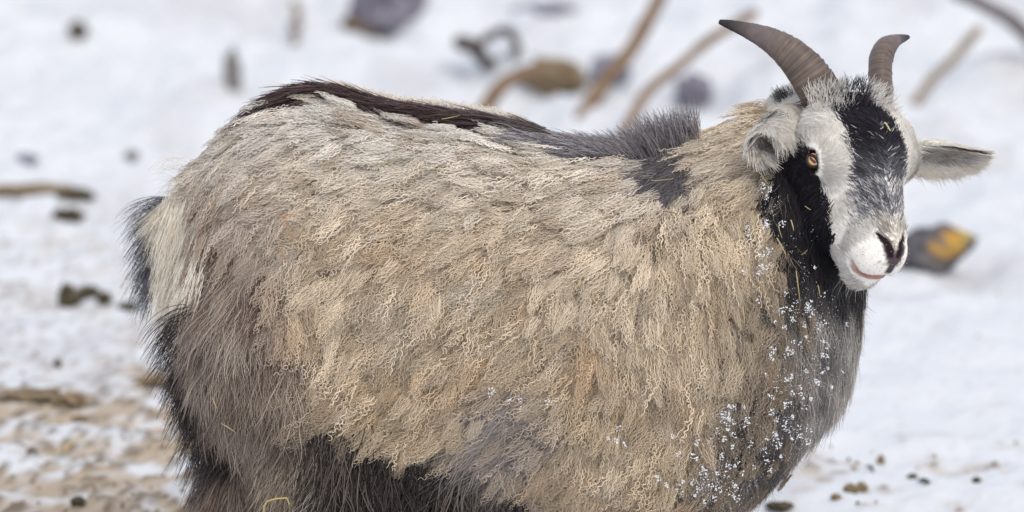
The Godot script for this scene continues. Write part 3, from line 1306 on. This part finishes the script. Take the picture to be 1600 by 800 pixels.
func long_hair(goat: Node3D) -> void:
	body_bones()
	# dark stripe along the spine, lying back
	var b := Buf.new()
	for k in 3400:
		var px := rnd(392, 860)
		var shift := 0.014 * ss(480, 600, px)
		var wide := lerpf(0.020, 0.008, ss(480, 580, px))
		var p := back_at(px, shift + rnd(-1.0, 1.0) * wide) + Vector3(0, rnd(0.018, 0.035), 0)
		if rng.randf() > 0.35 + 0.65 * ss(860, 740, px):
			continue
		var col := mixc(rgb(58, 46, 48), rgb(118, 98, 94), pow(rng.randf(), 2.2))
		col = mixc(col, rgb(120, 112, 112), ss(720, 850, px) * rng.randf())
		var slope := (back_at(px - 30, shift).y - back_at(px, shift).y) / (30.0 / PXM)
		hair(b, p, Vector3(-1, slope + 0.06 + rnd(-0.10, 0.16), rnd(-0.25, 0.25)), rnd(0.03, 0.06), 0.05, 0.00055, col)
	for k in 70:   # a few strands stand up behind the hips
		hair(b, back_at(rnd(510, 610), rnd(0, 0.02)) + Vector3(0, 0.015, 0), Vector3(-1, 0.7 + rnd(-0.2, 0.5), 0), rnd(0.03, 0.045), 0.2, 0.0005, rgb(50, 40, 44))
	put("spine_stripe", b.mesh(), fur, goat)
	# grey mane standing over the withers
	b = Buf.new()
	for k in 4600:
		var px := rnd(800, 1092)
		var p := back_at(px, 0.01 + rnd(-0.04, 0.05)) + Vector3(0, rnd(0.004, 0.016) + 0.012 * ss(1000, 900, px), 0)
		var stand := lerpf(0.25, 1.1, ss(880, 1040, px))
		var col := mixc(rgb(92, 87, 92), rgb(184, 178, 180), pow(rng.randf(), 1.3))
		hair(b, p, Vector3(-1.0 + 0.7 * ss(940, 1060, px) + rnd(-0.35, 0.35), stand + rnd(-0.2, 0.2), rnd(-0.3, 0.5)), rnd(0.016, 0.046) * (0.8 + 0.35 * ss(960, 1050, px)), 0.06, 0.00045, col)
	put("mane", b.mesh(), fur, goat)
	# tail: pale underside, long grey fringe hanging behind
	b = Buf.new()
	for k in 820:
		var f := rng.randf()
		var p := at_z(lerpf(276, 258, f) + rnd(-10, 8), lerpf(310, 425, f), -0.05 + rnd(-0.02, 0.015))
		var col := mixc(rgb(76, 76, 84), rgb(168, 166, 170), pow(rng.randf(), 1.4))
		hair(b, p, Vector3(-1.0 + rnd(-0.2, 0.35) + 0.3 * f, 0.05 - 0.7 * f + rnd(-0.35, 0.25), rnd(-0.25, 0.1)), rnd(0.05, 0.085), 0.17, 0.00042, col, 8)
	for k in 60:
		hair(b, at_z(rnd(268, 300), rnd(245, 310), rnd(-0.04, 0.03)), Vector3(-0.9, 0.35 + rnd(-0.4, 0.3), rnd(-0.3, 0.3)), rnd(0.02, 0.05), 0.18, 0.00035, rgb(222, 216, 206), 8)
	put("tail_fringe", b.mesh(), fur, goat)
	b = Buf.new()
	for k in 2600:
		var f := rng.randf()
		var p := fleece_point(lerpf(294, 276, f) + (rng.randf() + rng.randf() + rng.randf() - 1.5) * 34.0, lerpf(262, 462, f) + rnd(-24, 24), rnd(0.008, 0.020))
		if p.z < -0.1:
			continue
		var col := mixc(rgb(252, 247, 234), rgb(238, 226, 204), rng.randf())
		hair(b, p, Vector3(-0.28 + rnd(-0.2, 0.2), -1, rnd(0.0, 0.35)), rnd(0.03, 0.06), 0.05, 0.00045, col)
	put("pale_rump_hair", b.mesh(), fur, goat)
	# dark hair arching off the back of the thigh
	b = Buf.new()
	for k in 1500:
		var f := rng.randf()
		var p := at_z(lerpf(300, 352, f) + rnd(-6, 26), lerpf(476, 740, f), rnd(-0.02, 0.13))
		var col := mixc(rgb(40, 36, 38), rgb(104, 90, 86), pow(rng.randf(), 2.2))
		hair(b, p, Vector3(-1.0 + 0.4 * f + rnd(-0.1, 0.3), -0.05 - 0.6 * f + rnd(-0.25, 0.2), rnd(-0.2, 0.2)), rnd(0.045, 0.095), 0.20, 0.0005, col, 8)
	put("thigh_fringe", b.mesh(), fur, goat)
	# pale curls of the far flank showing over the spine, and soft hair edging the chest and the throat
	b = Buf.new()
	for k in 2000:
		var p := back_at(rnd(545, 830), rnd(-0.055, -0.006)) + Vector3(0, rnd(0.012, 0.036), 0)
		var pts := PackedVector3Array()
		var ph := rnd(0, TAU)
		var d := Vector3(-1, rnd(-0.15, 0.4), rnd(-0.3, 0.1)).normalized()
		for q in 14:
			pts.append(p + d * q * 0.0026 + Vector3(0, sin(q * 1.5 + ph), cos(q * 1.5 + ph)) * 0.0022)
		b.strand(pts, 0.0006, 0.0003, 3, rgb(226, 218, 206), rgb(238, 230, 218))
	put("far_flank_curl", b.mesh(), wool, goat)
	b = Buf.new()
	var breast := [[1352, 455], [1342, 520], [1318, 590], [1288, 650], [1245, 710], [1190, 762], [1130, 800]]
	for k in 2600:
		var f := rng.randf() * (breast.size() - 1.001)
		var j := int(f)
		var p := at_z(lerpf(breast[j][0], breast[j + 1][0], f - j) - 26 - rnd(0, 26), lerpf(breast[j][1], breast[j + 1][1], f - j) - rnd(6, 26), 0.03 + rnd(-0.05, 0.05))
		var col := mixc(rgb(160, 154, 150), rgb(230, 225, 218), rng.randf())
		if f < 0.5:
			col = mixc(rgb(40, 38, 44), col, ss(0.0, 0.25, f) + rnd(-0.1, 0.2))
		hair(b, p, Vector3(0.45 + rnd(-0.35, 0.4), -0.8 + rnd(-0.3, 0.4), rnd(-0.3, 0.4)), rnd(0.025, 0.05), 0.05, 0.0004, col)
	put("breast_hair", b.mesh(), fur, goat)
	# ruffled hair round the feet of the horns
	b = Buf.new()
	for k in 1300:
		var side := rnd(-0.062, 0.062)
		var h := Vector3(rnd(-0.008, 0.036), side, 0.030 - absf(side) * 0.35 + rnd(-0.012, 0.0))
		var col := mixc(rgb(250, 248, 244), rgb(222, 214, 204), rng.randf())
		if absf(side + 0.002) < 0.018 + rnd(-0.010, 0.008):
			col = mixc(rgb(32, 30, 36), rgb(120, 116, 120), pow(rng.randf(), 2.0))
		hair(b, hd * h, hd.basis * Vector3(-0.5 + rnd(-0.6, 0.6), side * 9.0 + rnd(-0.5, 0.5), 0.8), rnd(0.008, 0.019), 0.03, 0.0004, col)
	for k in 260:   # a dark tuft behind the long horn
		hair(b, at_z(1232 + rnd(-16, 14), 160 + rnd(-10, 12), 0.06 + rnd(-0.01, 0.02)), Vector3(-0.6 + rnd(-0.4, 0.5), 0.8, 0.3), rnd(0.010, 0.022), 0.03, 0.0004, mixc(rgb(36, 34, 38), rgb(110, 106, 108), pow(rng.randf(), 2.0)))
	put("forelock", b.mesh(), fur, goat)
	# whiskers on the chin and muzzle
	b = Buf.new()
	for k in 60:
		var h := Vector3(rnd(0.20, 0.235), rnd(-0.02, 0.022), -0.078 + rnd(-0.008, 0.006))
		hair(b, hd * short_face(h), hd.basis * Vector3(0.5 + rnd(-0.4, 0.4), rnd(-0.6, 0.6), -0.7), rnd(0.015, 0.03), 0.06, 0.0002, rgb(206, 200, 194))
	for k in 46:   # dark roots of the whiskers on the upper lip
		var q := Vector3(rnd(0.215, 0.243), rnd(-0.03, 0.03), rnd(-0.030, -0.014))
		head_bones()
		for e in 6:
			var g := Vector3(field(q + Vector3(0.002, 0, 0)) - field(q), field(q + Vector3(0, 0.002, 0)) - field(q), field(q + Vector3(0, 0, 0.002)) - field(q))
			q -= g.normalized() * (field(q) - 0.0022)
		hair(b, hd * short_face(q), hd.basis * Vector3(0.2, signf(q.y), -0.2), 0.0020, 0.0, 0.00045, rgb(158, 142, 134), 2)
	put("whiskers", b.mesh(), fur, goat).set_meta("kind", "stuff")


# ------------------------------------------------------------------ things lying behind the goat

func lump(w: float, h: float, d: float, rough: float, sd: int, cols: Array, facet := 0.0) -> Buf:
	# an uneven stone, its base at y = 0
	var b := Buf.new()
	var rows := 18
	var cols_n := 26
	var off := Vector3(sd * 3.7, sd * 1.3, -sd * 2.1)
	for j in rows + 1:
		for i in cols_n:
			var th := PI * j / rows
			var ph := TAU * i / cols_n
			var q := Vector3(sin(th) * cos(ph), cos(th), sin(th) * sin(ph))
			var n := lock_noise.get_noise_3dv(q * 1.3 + off)
			var n2 := lock_noise.get_noise_3dv(q * 4.0 - off)
			var r := 1.0 + rough * n + rough * 0.4 * n2
			if facet > 0.0:
				for e in 7:
					var g := Vector3(sin(e * 2.1 + sd), cos(e * 1.7 + sd * 2.0), sin(e * 3.3 + sd * 0.7)).normalized()
					r = minf(r, lerpf(9.0, (0.8 + 0.1 * sin(e * 5.0 + sd)) / maxf(q.dot(g), 0.01), facet) if q.dot(g) > 0.3 else r)
			b.v.append(Vector3(q.x * w * 0.5, q.y * h * 0.5, q.z * d * 0.5) * r + Vector3(0, h * 0.38, 0))
			var t := clampf(0.5 + 0.9 * n2 + 0.5 * n, 0, 0.999) * (cols.size() - 1)
			b.c.append(cols[int(t)].lerp(cols[mini(int(t) + 1, cols.size() - 1)], t - int(t)))
	for j in rows:
		for i in cols_n:
			var p := j * cols_n + i
			var q := j * cols_n + (i + 1) % cols_n
			b.i.append_array([p, q, p + cols_n, q, q + cols_n, p + cols_n])
	b.smooth()
	if b.n[cols_n * 9].dot(b.v[cols_n * 9] - Vector3(0, h * 0.38, 0)) < 0:
		for k in range(0, b.i.size(), 3):
			var s := b.i[k + 1]
			b.i[k + 1] = b.i[k + 2]
			b.i[k + 2] = s
		b.smooth()
	return b


func stone_mat() -> StandardMaterial3D:
	var m := matte(0.9, 0.2)
	var nt := NoiseTexture2D.new()
	nt.width = 256
	nt.height = 256
	nt.seamless = true
	nt.as_normal_map = true
	nt.bump_strength = 6.0
	var fn := FastNoiseLite.new()
	fn.frequency = 0.04
	fn.fractal_octaves = 4
	nt.noise = fn
	m.normal_enabled = true
	m.normal_texture = nt
	m.uv1_triplanar = true
	m.uv1_scale = Vector3.ONE * 6.0
	return m


var stone: StandardMaterial3D


func rock(called: String, label: String, category: String, px: float, py: float, wpx: float, hpx: float, sd: int, cols: Array, turn := 0.0, group := "", facet := 0.0, rough := 0.35) -> MeshInstance3D:
	# px, py: where its foot stands in the photo
	var p := on_ground(px, py)
	var s := per_px(p)
	var b := lump(wpx * s, hpx * s * 1.12, wpx * s * 0.8, rough, sd, cols, facet)
	var o := put(called, b.mesh(), stone)
	o.position = p - Vector3(0, hpx * s * 0.06, 0)
	o.rotation.z = turn
	tag(o, label, category, group)
	return o


func stick(label: String, pts: Array, wide: float, taper: float, cols: Array) -> void:
	# pts: photo places with their depth offset from the first, whose foot is on the ground
	var foot := on_ground(pts[0][0], pts[0][1])
	var path := []
	for q in pts:
		path.append(at_z(q[0], q[1], foot.z + q[2]) - foot)
	path[0].y -= 0.03
	var r: float = wide * per_px(foot) * 0.5
	var b := Buf.new()
	var rings := []
	var rc := []
	var steps := 44
	for k in steps + 1:
		var f := float(k) / steps * (path.size() - 1)
		var j := mini(int(f), path.size() - 2)
		var t := f - j
		var p: Vector3 = (path[j] as Vector3).cubic_interpolate(path[j + 1], path[maxi(j - 1, 0)], path[mini(j + 2, path.size() - 1)], t)
		var d: Vector3 = (path[j + 1] - path[j]).normalized()
		var a := d.cross(Vector3(0, 0, 1)).normalized()
		var e := a.cross(d)
		var along := float(k) / steps
		var ring := []
		var rr := r * lerpf(1.0, taper, along) * (1.0 + 0.12 * lock_noise.get_noise_1d(along * 14.0 + wide * 3.0))
		if k == 0 or k == steps: rr *= 0.8
		for s in 12:
			var g := TAU * s / 12.0
			var knob := 1.0 + 0.14 * lock_noise.get_noise_3d(s * 0.9, along * 20.0, wide)
			ring.append(p + (a * cos(g) + e * sin(g)) * rr * knob)
		rings.append(ring)
		rc.append(mixc(cols[0], cols[1], 0.5 + 0.9 * lock_noise.get_noise_1d(along * 22.0 + wide)))
	b.ring_tube(rings, rc, true)
	b.flip_check()
	b.smooth()
	var o := put("stick", b.mesh(), stone)
	o.position = foot
	tag(o, label, "stick", "sticks poking out of the snow")


func build_backdrop() -> void:
	stone = stone_mat()
	var purple := [rgb(92, 88, 98), rgb(132, 128, 140), rgb(160, 156, 166)]
	var tan := [rgb(96, 82, 64), rgb(128, 112, 90), rgb(150, 134, 112)]
	var dark := [rgb(60, 54, 48), rgb(84, 76, 66), rgb(112, 104, 92)]
	var slate := [rgb(110, 110, 122), rgb(140, 142, 154), rgb(164, 166, 176)]
	var grey_ := [rgb(98, 94, 90), rgb(124, 120, 116), rgb(150, 146, 142)]
	rock("boulder", "large purple-grey boulder half out of frame at the top", "boulder", 612, 40, 110, 95, 3, purple, 0.1, "", 0.6)
	rock("rock", "brown rock at the foot of the large purple-grey boulder", "rock", 572, 54, 78, 36, 5, [rgb(74, 64, 48), rgb(104, 90, 66), rgb(120, 104, 82)])
	rock("rock", "tan diamond-shaped rock among the sticks", "rock", 862, 140, 104, 52, 8, tan, -0.1, "", 0.5)
	rock("rock", "blue-grey rock tucked behind the thickest stick", "rock", 952, 128, 64, 46, 12, slate)
	rock("rock", "round lilac-grey rock under the thin curved stick", "rock", 1084, 164, 58, 52, 15, purple)
	rock("rock", "flat grey rock nearly buried at the top of the slope", "rock", 850, 20, 92, 18, 18, slate)
	rock("standing_stone", "upright narrow grey stone standing alone in the snow", "stone", 366, 142, 27, 70, 21, grey_, 0.06, "", 0.4, 0.25)
	rock("rock", "small dark stone far up the snow on the left", "rock", 122, 58, 30, 26, 24, dark)
	rock("rock", "small blue-grey stone below the twig at the top edge", "rock", 462, 48, 22, 22, 27, slate)
	rock("rock", "small grey stone in the snow behind the goat's rump", "rock", 206, 248, 22, 14, 30, grey_)
	rock("rock", "small pale grey stone lying left of the rump", "rock", 44, 252, 34, 14, 33, slate)
	# rock with lichen behind the muzzle
	var p := on_ground(1462, 425)
	var s := per_px(p)
	var b := lump(124 * s, 80 * s, 90 * s, 0.14, 41, [rgb(64, 64, 70), rgb(96, 94, 98), rgb(120, 116, 116)], 0.5)
	for k in b.v.size():
		var q: Vector3 = b.v[k] / s
		var l := ss(30, 16, Vector2((q.x - 20) * 0.7, q.y - 42).length()) + ss(24, 12, Vector2(q.x - 46, q.y - 54).length())
		l *= ss(-0.35, 0.1, lock_noise.get_noise_3dv(b.v[k] * 40.0))
		b.c[k] = mixc(b.c[k], mixc(rgb(196, 150, 66), rgb(164, 156, 80), ss(20, 60, q.x)), l)
		# the stone tapers towards its right-hand end
		b.v[k].y = b.v[k].y * lerpf(1.0, 0.62, ss(0, 60, q.x)) + 30 * s * ss(-10, 60, q.x)
	b.smooth()
	var o := put("lichen_rock", b.mesh(), stone)
	o.position = p
	tag(o, "dark wedge-shaped rock with yellow-orange lichen behind the goat's muzzle", "rock")
	# sticks
	var bark := [rgb(116, 96, 78), rgb(144, 122, 100)]
	stick("bent brown stick leading up to the tan diamond-shaped rock", [[736, 186, 0.0], [778, 140, -0.05], [812, 118, -0.1], [846, 106, -0.15]], 27, 0.8, bark)
	stick("thickest brown stick, slanting up out of the top of the frame", [[892, 190, 0.0], [950, 122, -0.1], [984, 80, -0.2], [1008, 40, -0.3], [1040, -22, -0.45]], 27, 0.85, bark)
	stick("thin curved stick whose upper end shows behind the long horn tip", [[960, 214, 0.0], [1010, 146, -0.1], [1060, 104, -0.2], [1110, 62, -0.3], [1180, 20, -0.45]], 17, 0.95, bark)
	stick("short slanting stick to the right of the edge-on horn", [[1412, 166, 0.0], [1450, 132, -0.1], [1490, 92, -0.2], [1530, 44, -0.3]], 15, 1.0, [rgb(126, 112, 96), rgb(150, 134, 116)])
	stick("dark grey branch crossing the top right corner", [[1660, 96, 0.0], [1590, 40, 0.1], [1545, 12, 0.15], [1490, -16, 0.2]], 26, 0.8, [rgb(106, 98, 98), rgb(130, 122, 120)])
	stick("faint thin twig lying just above the goat's hips", [[572, 122, 0.0], [546, 104, -0.1], [520, 90, -0.2]], 7, 0.7, [rgb(140, 134, 134), rgb(160, 156, 156)])
	stick("upright brown twig at the top edge left of the boulder", [[464, 70, 0.0], [460, 45, -0.02], [466, 18, -0.05], [458, 2, -0.06]], 13, 0.9, [rgb(120, 106, 92), rgb(146, 130, 114)])
	# forked root sticking out of the snow
	var foot := on_ground(758, 108)
	var root := base("root", foot)
	tag(root, "dark forked root arching out of the snow left of the tan rock", "root")
	for q in [[[[718, 66], [738, 72], [752, 88], [768, 106]], 22.0], [[[738, 74], [768, 56], [796, 46], [806, 68], [810, 98]], 15.0]]:
		var pts := PackedVector3Array()
		for k in 25:
			var f: float = k / 24.0 * (q[0].size() - 1.001)
			var j := int(f)
			var w := at_z(lerpf(q[0][j][0], q[0][j + 1][0], f - j), lerpf(q[0][j][1], q[0][j + 1][1], f - j), foot.z + 0.04 * sin(k * 0.6)) - foot
			pts.append(w + Vector3(lock_noise.get_noise_1d(k * 0.7) * 0.006, lock_noise.get_noise_1d(k * 0.7 + 50) * 0.006, 0))
		var rb := Buf.new()
		rb.strand(pts, q[1] * per_px(foot) * 0.5, q[1] * per_px(foot) * 0.4, 12, rgb(92, 82, 78), rgb(110, 102, 98))
		put("root_arm", rb.mesh(), stone, root)


# ------------------------------------------------------------------ straw, clinging snow, clods and leaf scraps

func fleece_point(px: float, py: float, out: float) -> Vector3:
	# where the line of sight meets the goat's coat
	body_bones()
	var d := ray_of(px, py).normalized()
	var p := at_z(px, py, 0.4)
	for k in 60:
		var e := field(p) - out
		if e < 0.0008:
			break
		p += d * maxf(e * 0.8, 0.001)
		if p.z < -0.3:
			break
	return p


func build_small_things() -> void:
	var straw_m := matte(0.6, 0.35)
	var stalks := [
		[596, 258, 646, 240, "straw blade lying across the upper back, tilted up to the right"],
		[654, 262, 704, 266, "level straw blade on the upper flank below the spine stripe"],
		[690, 186, 718, 180, "short straw blade caught in the dark spine stripe"],
		[1018, 282, 1052, 279, "straw blade stuck across the dark cross at the withers"],
		[1036, 330, 1058, 334, "brownish straw bit just below the dark cross at the withers"],
		[1029, 380, 1034, 442, "long upright straw blade on the shoulder"],
		[432, 342, 458, 334, "pale straw end on the hip above the orange straw"],
		[444, 342, 460, 378, "orange bent straw blade hanging on the hip"],
		[436, 386, 446, 404, "small orange straw bit halfway down the hip"],
		[328, 452, 338, 470, "orange straw bit on the brown thigh"],
		[332, 622, 340, 640, "yellow straw bit on the rear edge of the thigh"],
		[346, 662, 368, 676, "yellow straw blade tilted down on the thigh"],
		[1176, 330, 1184, 388, "long upright straw blade on the neck below the folded ear"],
		[1214, 372, 1228, 398, "curved straw blade on the black cheek"],
		[1244, 424, 1250, 470, "green-grey straw blade hanging on the throat"],
		[990, 544, 1012, 530, "straw blade tilted up in the middle of the shoulder"],
		[960, 586, 970, 552, "upright straw blade below the middle of the shoulder"],
		[1066, 630, 1070, 668, "upright straw blade near the clinging snow on the chest"],
		[922, 464, 944, 467, "short level straw blade in the middle of the flank"],
		[900, 450, 912, 428, "small slanting straw bit in the middle of the flank"],
		[1040, 730, 1044, 752, "straw bit at the bottom edge on the foreleg"],
		[1058, 524, 1064, 540, "small straw bit left of the grey chest hair"],
		[1186, 268, 1200, 288, "straw blade tucked under the folded ear"],
		[1258, 322, 1268, 328, "tiny straw chip on the upper part of the black cheek"],
		[1236, 344, 1240, 360, "small straw bit in the middle of the black cheek"],
		[1216, 352, 1222, 372, "short straw blade where the black cheek meets the wool"],
		[1252, 398, 1262, 390, "small slanting straw chip low on the black cheek"],
		[1278, 446, 1281, 462, "small upright straw chip on the black throat"],
		[1160, 480, 1163, 505, "straw blade on the lower neck left of the clinging snow"],
	]
	for q in stalks:
		var a := fleece_point(q[0], q[1], 0.029)
		var e := fleece_point(q[2], q[3], 0.032)
		var mid := fleece_point((q[0] + q[2]) * 0.5 + rnd(-2, 2), (q[1] + q[3]) * 0.5 + rnd(-2, 2), 0.038)
		var col := mixc(rgb(204, 188, 138), rgb(160, 144, 104), rng.randf())
		if "orange" in q[4]: col = rgb(190, 132, 74)
		if "brown" in q[4]: col = rgb(150, 112, 70)
		var b := Buf.new()
		var pts := PackedVector3Array()
		for k in 9:
			var t := k / 8.0
			pts.append((a * (1 - t) * (1 - t) + mid * 2 * t * (1 - t) + e * t * t) - a)
		var thin := rnd(0.0005, 0.0009)
		b.strand(pts, thin, thin * 0.6, 5, col, col * 0.85)
		var o := put("straw_stalk", b.mesh(), straw_m)
		o.position = a
		tag(o, q[4], "straw", "straw caught in the goat's coat")
	# a looped stalk at the bottom of the hind leg
	var lp := PackedVector3Array()
	for q in [[412, 800], [413, 790], [418, 783], [432, 779], [448, 778], [452, 788]]:
		lp.append(fleece_point(q[0], q[1], 0.036))
	var at := lp[0]
	for k in lp.size(): lp[k] -= at
	var lb := Buf.new()
	lb.strand(lp, 0.0014, 0.001, 5, rgb(200, 182, 120), rgb(190, 170, 110))
	var loop := put("straw_stalk", lb.mesh(), straw_m)
	loop.position = at
	tag(loop, "bent looping straw blade at the bottom of the hind leg", "straw", "straw caught in the goat's coat")
	var chip := Buf.new()
	var f0 := hd * Vector3(0.062, 0.004, 0.05)
	chip.strand(PackedVector3Array([Vector3.ZERO, hd.basis * Vector3(0.006, 0.002, 0.001), hd.basis * Vector3(0.012, 0.005, 0.0)]), 0.0008, 0.0007, 5, rgb(222, 206, 150), rgb(222, 206, 150))
	var chip_o := put("straw_stalk", chip.mesh(), straw_m)
	chip_o.position = f0
	tag(chip_o, "tiny pale straw chip on the black forehead blaze", "straw", "straw caught in the goat's coat")
	# snow clinging to the neck and chest: too many crumbs to count
	var lumps := []
	for k in 3:
		lumps.append(lump(1.0, 1.0, 1.0, 0.6, 60 + k, [Color.WHITE, Color.WHITE]).mesh())
	var kit := kit_of(lumps)
	var spots := [[1195, 330, 14, 40, 40], [1180, 380, 18, 40, 30], [1185, 430, 22, 34, 44], [1240, 470, 34, 34, 40], [1280, 500, 34, 34, 40], [1270, 540, 36, 30, 44], [1290, 580, 24, 40, 20],
		[1132, 655, 16, 14, 30], [1122, 700, 16, 30, 30], [1105, 755, 26, 22, 60], [1060, 740, 34, 30, 40], [1220, 640, 50, 50, 80], [1200, 700, 44, 44, 70], [1240, 590, 40, 34, 60], [1160, 690, 40, 50, 44],
		[1140, 765, 30, 20, 40], [965, 700, 22, 24, 14], [830, 628, 24, 10, 10], [780, 615, 20, 8, 8], [1255, 690, 20, 30, 20], [1250, 400, 30, 60, 16], [1010, 690, 60, 60, 16]]
	for q in spots:
		for k in q[4]:
			var r := sqrt(-2.0 * log(maxf(rng.randf(), 1e-4))) * 0.7
			var g := rnd(0, TAU)
			var w := fleece_point(q[0] + cos(g) * r * q[2], q[1] + sin(g) * r * q[3], rnd(0.026, 0.038))
			if w.z < -0.1:
				continue
			if rng.randf() < 0.1:
				continue
			var clump := rng.randf() < 0.26
			var spread := rnd(0.0014, 0.0042)
			for e in (6 + rng.randi() % 9) if clump else 4:
				var s := rnd(0.0006, 0.0019) if clump else rnd(0.0003, 0.0009)
				var o := Vector3(rnd(-1, 1), rnd(-1, 1) * 1.3, rnd(-0.4, 0.6)) * (spread if clump else 0.010)
				kit.add(rng.randi() % 3, Transform3D(Basis.from_euler(Vector3(rnd(0, 6), rnd(0, 6), rnd(0, 6))).scaled(Vector3(s, s * rnd(0.5, 1), s * rnd(0.6, 1.2))), w + o), rgb(246, 248, 252))
	var holder := base("clinging_snow")
	tag(holder, "white snow crumbs stuck in the wool of the neck and chest", "snow", "", "stuff")
	plant(kit, "snow_crumb", matte(0.7, 0.3), holder)
	# clods and dung on the snow
	var mud := [rgb(52, 48, 38), rgb(76, 70, 56), rgb(108, 98, 82)]
	var brown := [rgb(96, 82, 62), rgb(130, 114, 90), rgb(156, 140, 116)]
	for q in [[108, 480, 30, 40, 70, "dark clod with an arching top left of the goat's tail"], [140, 466, 34, 20, 71, "small dark clod just right of the arching clod"], [164, 474, 22, 18, 72, "smallest dark clod in the row left of the tail"],
			[200, 484, 36, 13, 73, "flat olive clod nearest the tail fringe"], [108, 344, 46, 20, 74, "dark clod below the long low ridge on the left"],
			[62, 304, 130, 13, 75, "long low brown ridge of frozen earth on the left"], [118, 310, 56, 13, 76, "dark lump ending the long low ridge"], [8, 304, 30, 16, 77, "brown lump at the left edge beside the long ridge"],
			[1364, 742, 0, 0, 0, ""], [1330, 770, 24, 14, 78, "grey-brown clod at the lower right, left of the dark leaf"], [1346, 768, 18, 15, 79, "small crumbly clod leaning on the grey-brown clod"], [1306, 781, 16, 10, 80, "small tan clod nearest the goat's chest at the bottom"],
			[1425, 749, 16, 9, 81, "olive clod beside the flat dark leaf"], [1526, 753, 13, 8, 82, "lone small olive clod at the right edge"], [1218, 793, 40, 9, 83, "olive clod at the bottom edge under the chest"],
			[1376, 724, 13, 13, 84, "grey-brown crumb against the upright dark leaf"], [50, 622, 90, 15, 85, "low brown clod at the left edge in the trampled patch"], [110, 632, 50, 20, 86, "rounded grey-brown clod in the trampled patch"],
			[50, 712, 16, 12, 87, "small dark clod in the middle of the trampled patch"], [308, 790, 26, 16, 88, "dark clod beside the hind leg at the bottom"], [126, 660, 26, 12, 89, "small tan clod below the rounded grey-brown clod"],
			[90, 572, 12, 11, 90, "tiny dark crumb above the trampled patch"], [122, 788, 24, 12, 91, "dark clod at the bottom edge, left"], [240, 598, 60, 10, 92, "brown earth lump behind the thigh fringe"]]:
		if q[2] > 0:
			rock("clod", q[5], "clod", q[0], q[1], q[2], q[3], q[4], brown if ("brown" in q[5] or "tan" in q[5]) else mud, 0.0, "clods of earth and dung on the snow", 0.0, 0.5)
	for q in [[1358, 736, 24, 0.75, "upright dark leaf scrap poking from the snow at the lower right"], [1444, 756, 26, 0.12, "flat dark leaf scrap at the lower right"]]:
		var p := on_ground(q[0], q[1])
		var s := per_px(p)
		var b := Buf.new()
		for side in 2:
			for k in 11:
				for j in 7:
					var u := k / 10.0
					var w := (j / 6.0 - 0.5) * sin(PI * clampf(u, 0.04, 0.97)) * 12.0
					b.v.append(Vector3((u - 0.5) * q[2], 3.0 + sin(u * 4.0) * 2.0 + absf(w) * 0.35 + 0.5 * (0.5 - side), w) * s)
					b.c.append(rgb(48, 54, 50).lerp(rgb(70, 72, 60), u))
		for side in 2:
			for k in 10:
				for j in 6:
					var a := side * 77 + k * 7 + j
					b.i.append_array([a, a + 1, a + 7, a + 1, a + 8, a + 7] if side == 0 else [a, a + 7, a + 1, a + 1, a + 7, a + 8])
		b.smooth()
		var o := put("leaf", b.mesh(), matte(0.6, 0.3))
		o.position = p
		o.rotation.z = -q[3]
		o.rotation.x = 0.5
		tag(o, q[4], "leaf", "leaf scraps at the lower right")
	# crumbs of soil in the trampled patch
	var crumbs := []
	for k in 3:
		crumbs.append(lump(1.0, 0.7, 0.9, 0.7, 95 + k, [Color(0.8, 0.8, 0.8), Color(1.15, 1.15, 1.15)]).mesh())
	var ck := kit_of(crumbs)
	for k in 9000:
		var x := rnd(-1.0, 0.9)
		var z := rnd(-2.9, -0.4)
		var d := dirt_at(x, z)
		if rng.randf() > d.x * 0.3 + d.y * 0.5:
			continue
		var s := rnd(0.002, 0.006)
		ck.add(rng.randi() % 3, Transform3D(Basis.from_euler(Vector3(0, rnd(0, 6), 0)).scaled(Vector3(s, s, s)), Vector3(x, ground_y(x, z) + 0.001, z)), mixc(rgb(122, 108, 88), rgb(190, 172, 144), rng.randf()))
	var ch := base("soil_crumbs")
	tag(ch, "loose soil crumbs scattered over the trampled snow", "soil", "", "stuff")
	plant(ck, "crumb", matte(0.9, 0.2), ch)
	var sb := Buf.new()
	var sp := on_ground(100, 718)
	var ep := on_ground(128, 692)
	sb.strand(PackedVector3Array([Vector3(0, 0.012, 0), (ep - sp) * 0.5 + Vector3(0, 0.016, 0), ep - sp + Vector3(0, 0.012, 0)]), 0.002, 0.0014, 5, rgb(196, 170, 96), rgb(196, 170, 96))
	var so := put("straw_stalk", sb.mesh(), straw_m)
	so.position = sp
	tag(so, "yellow straw blade lying on the trampled snow at the left", "straw")
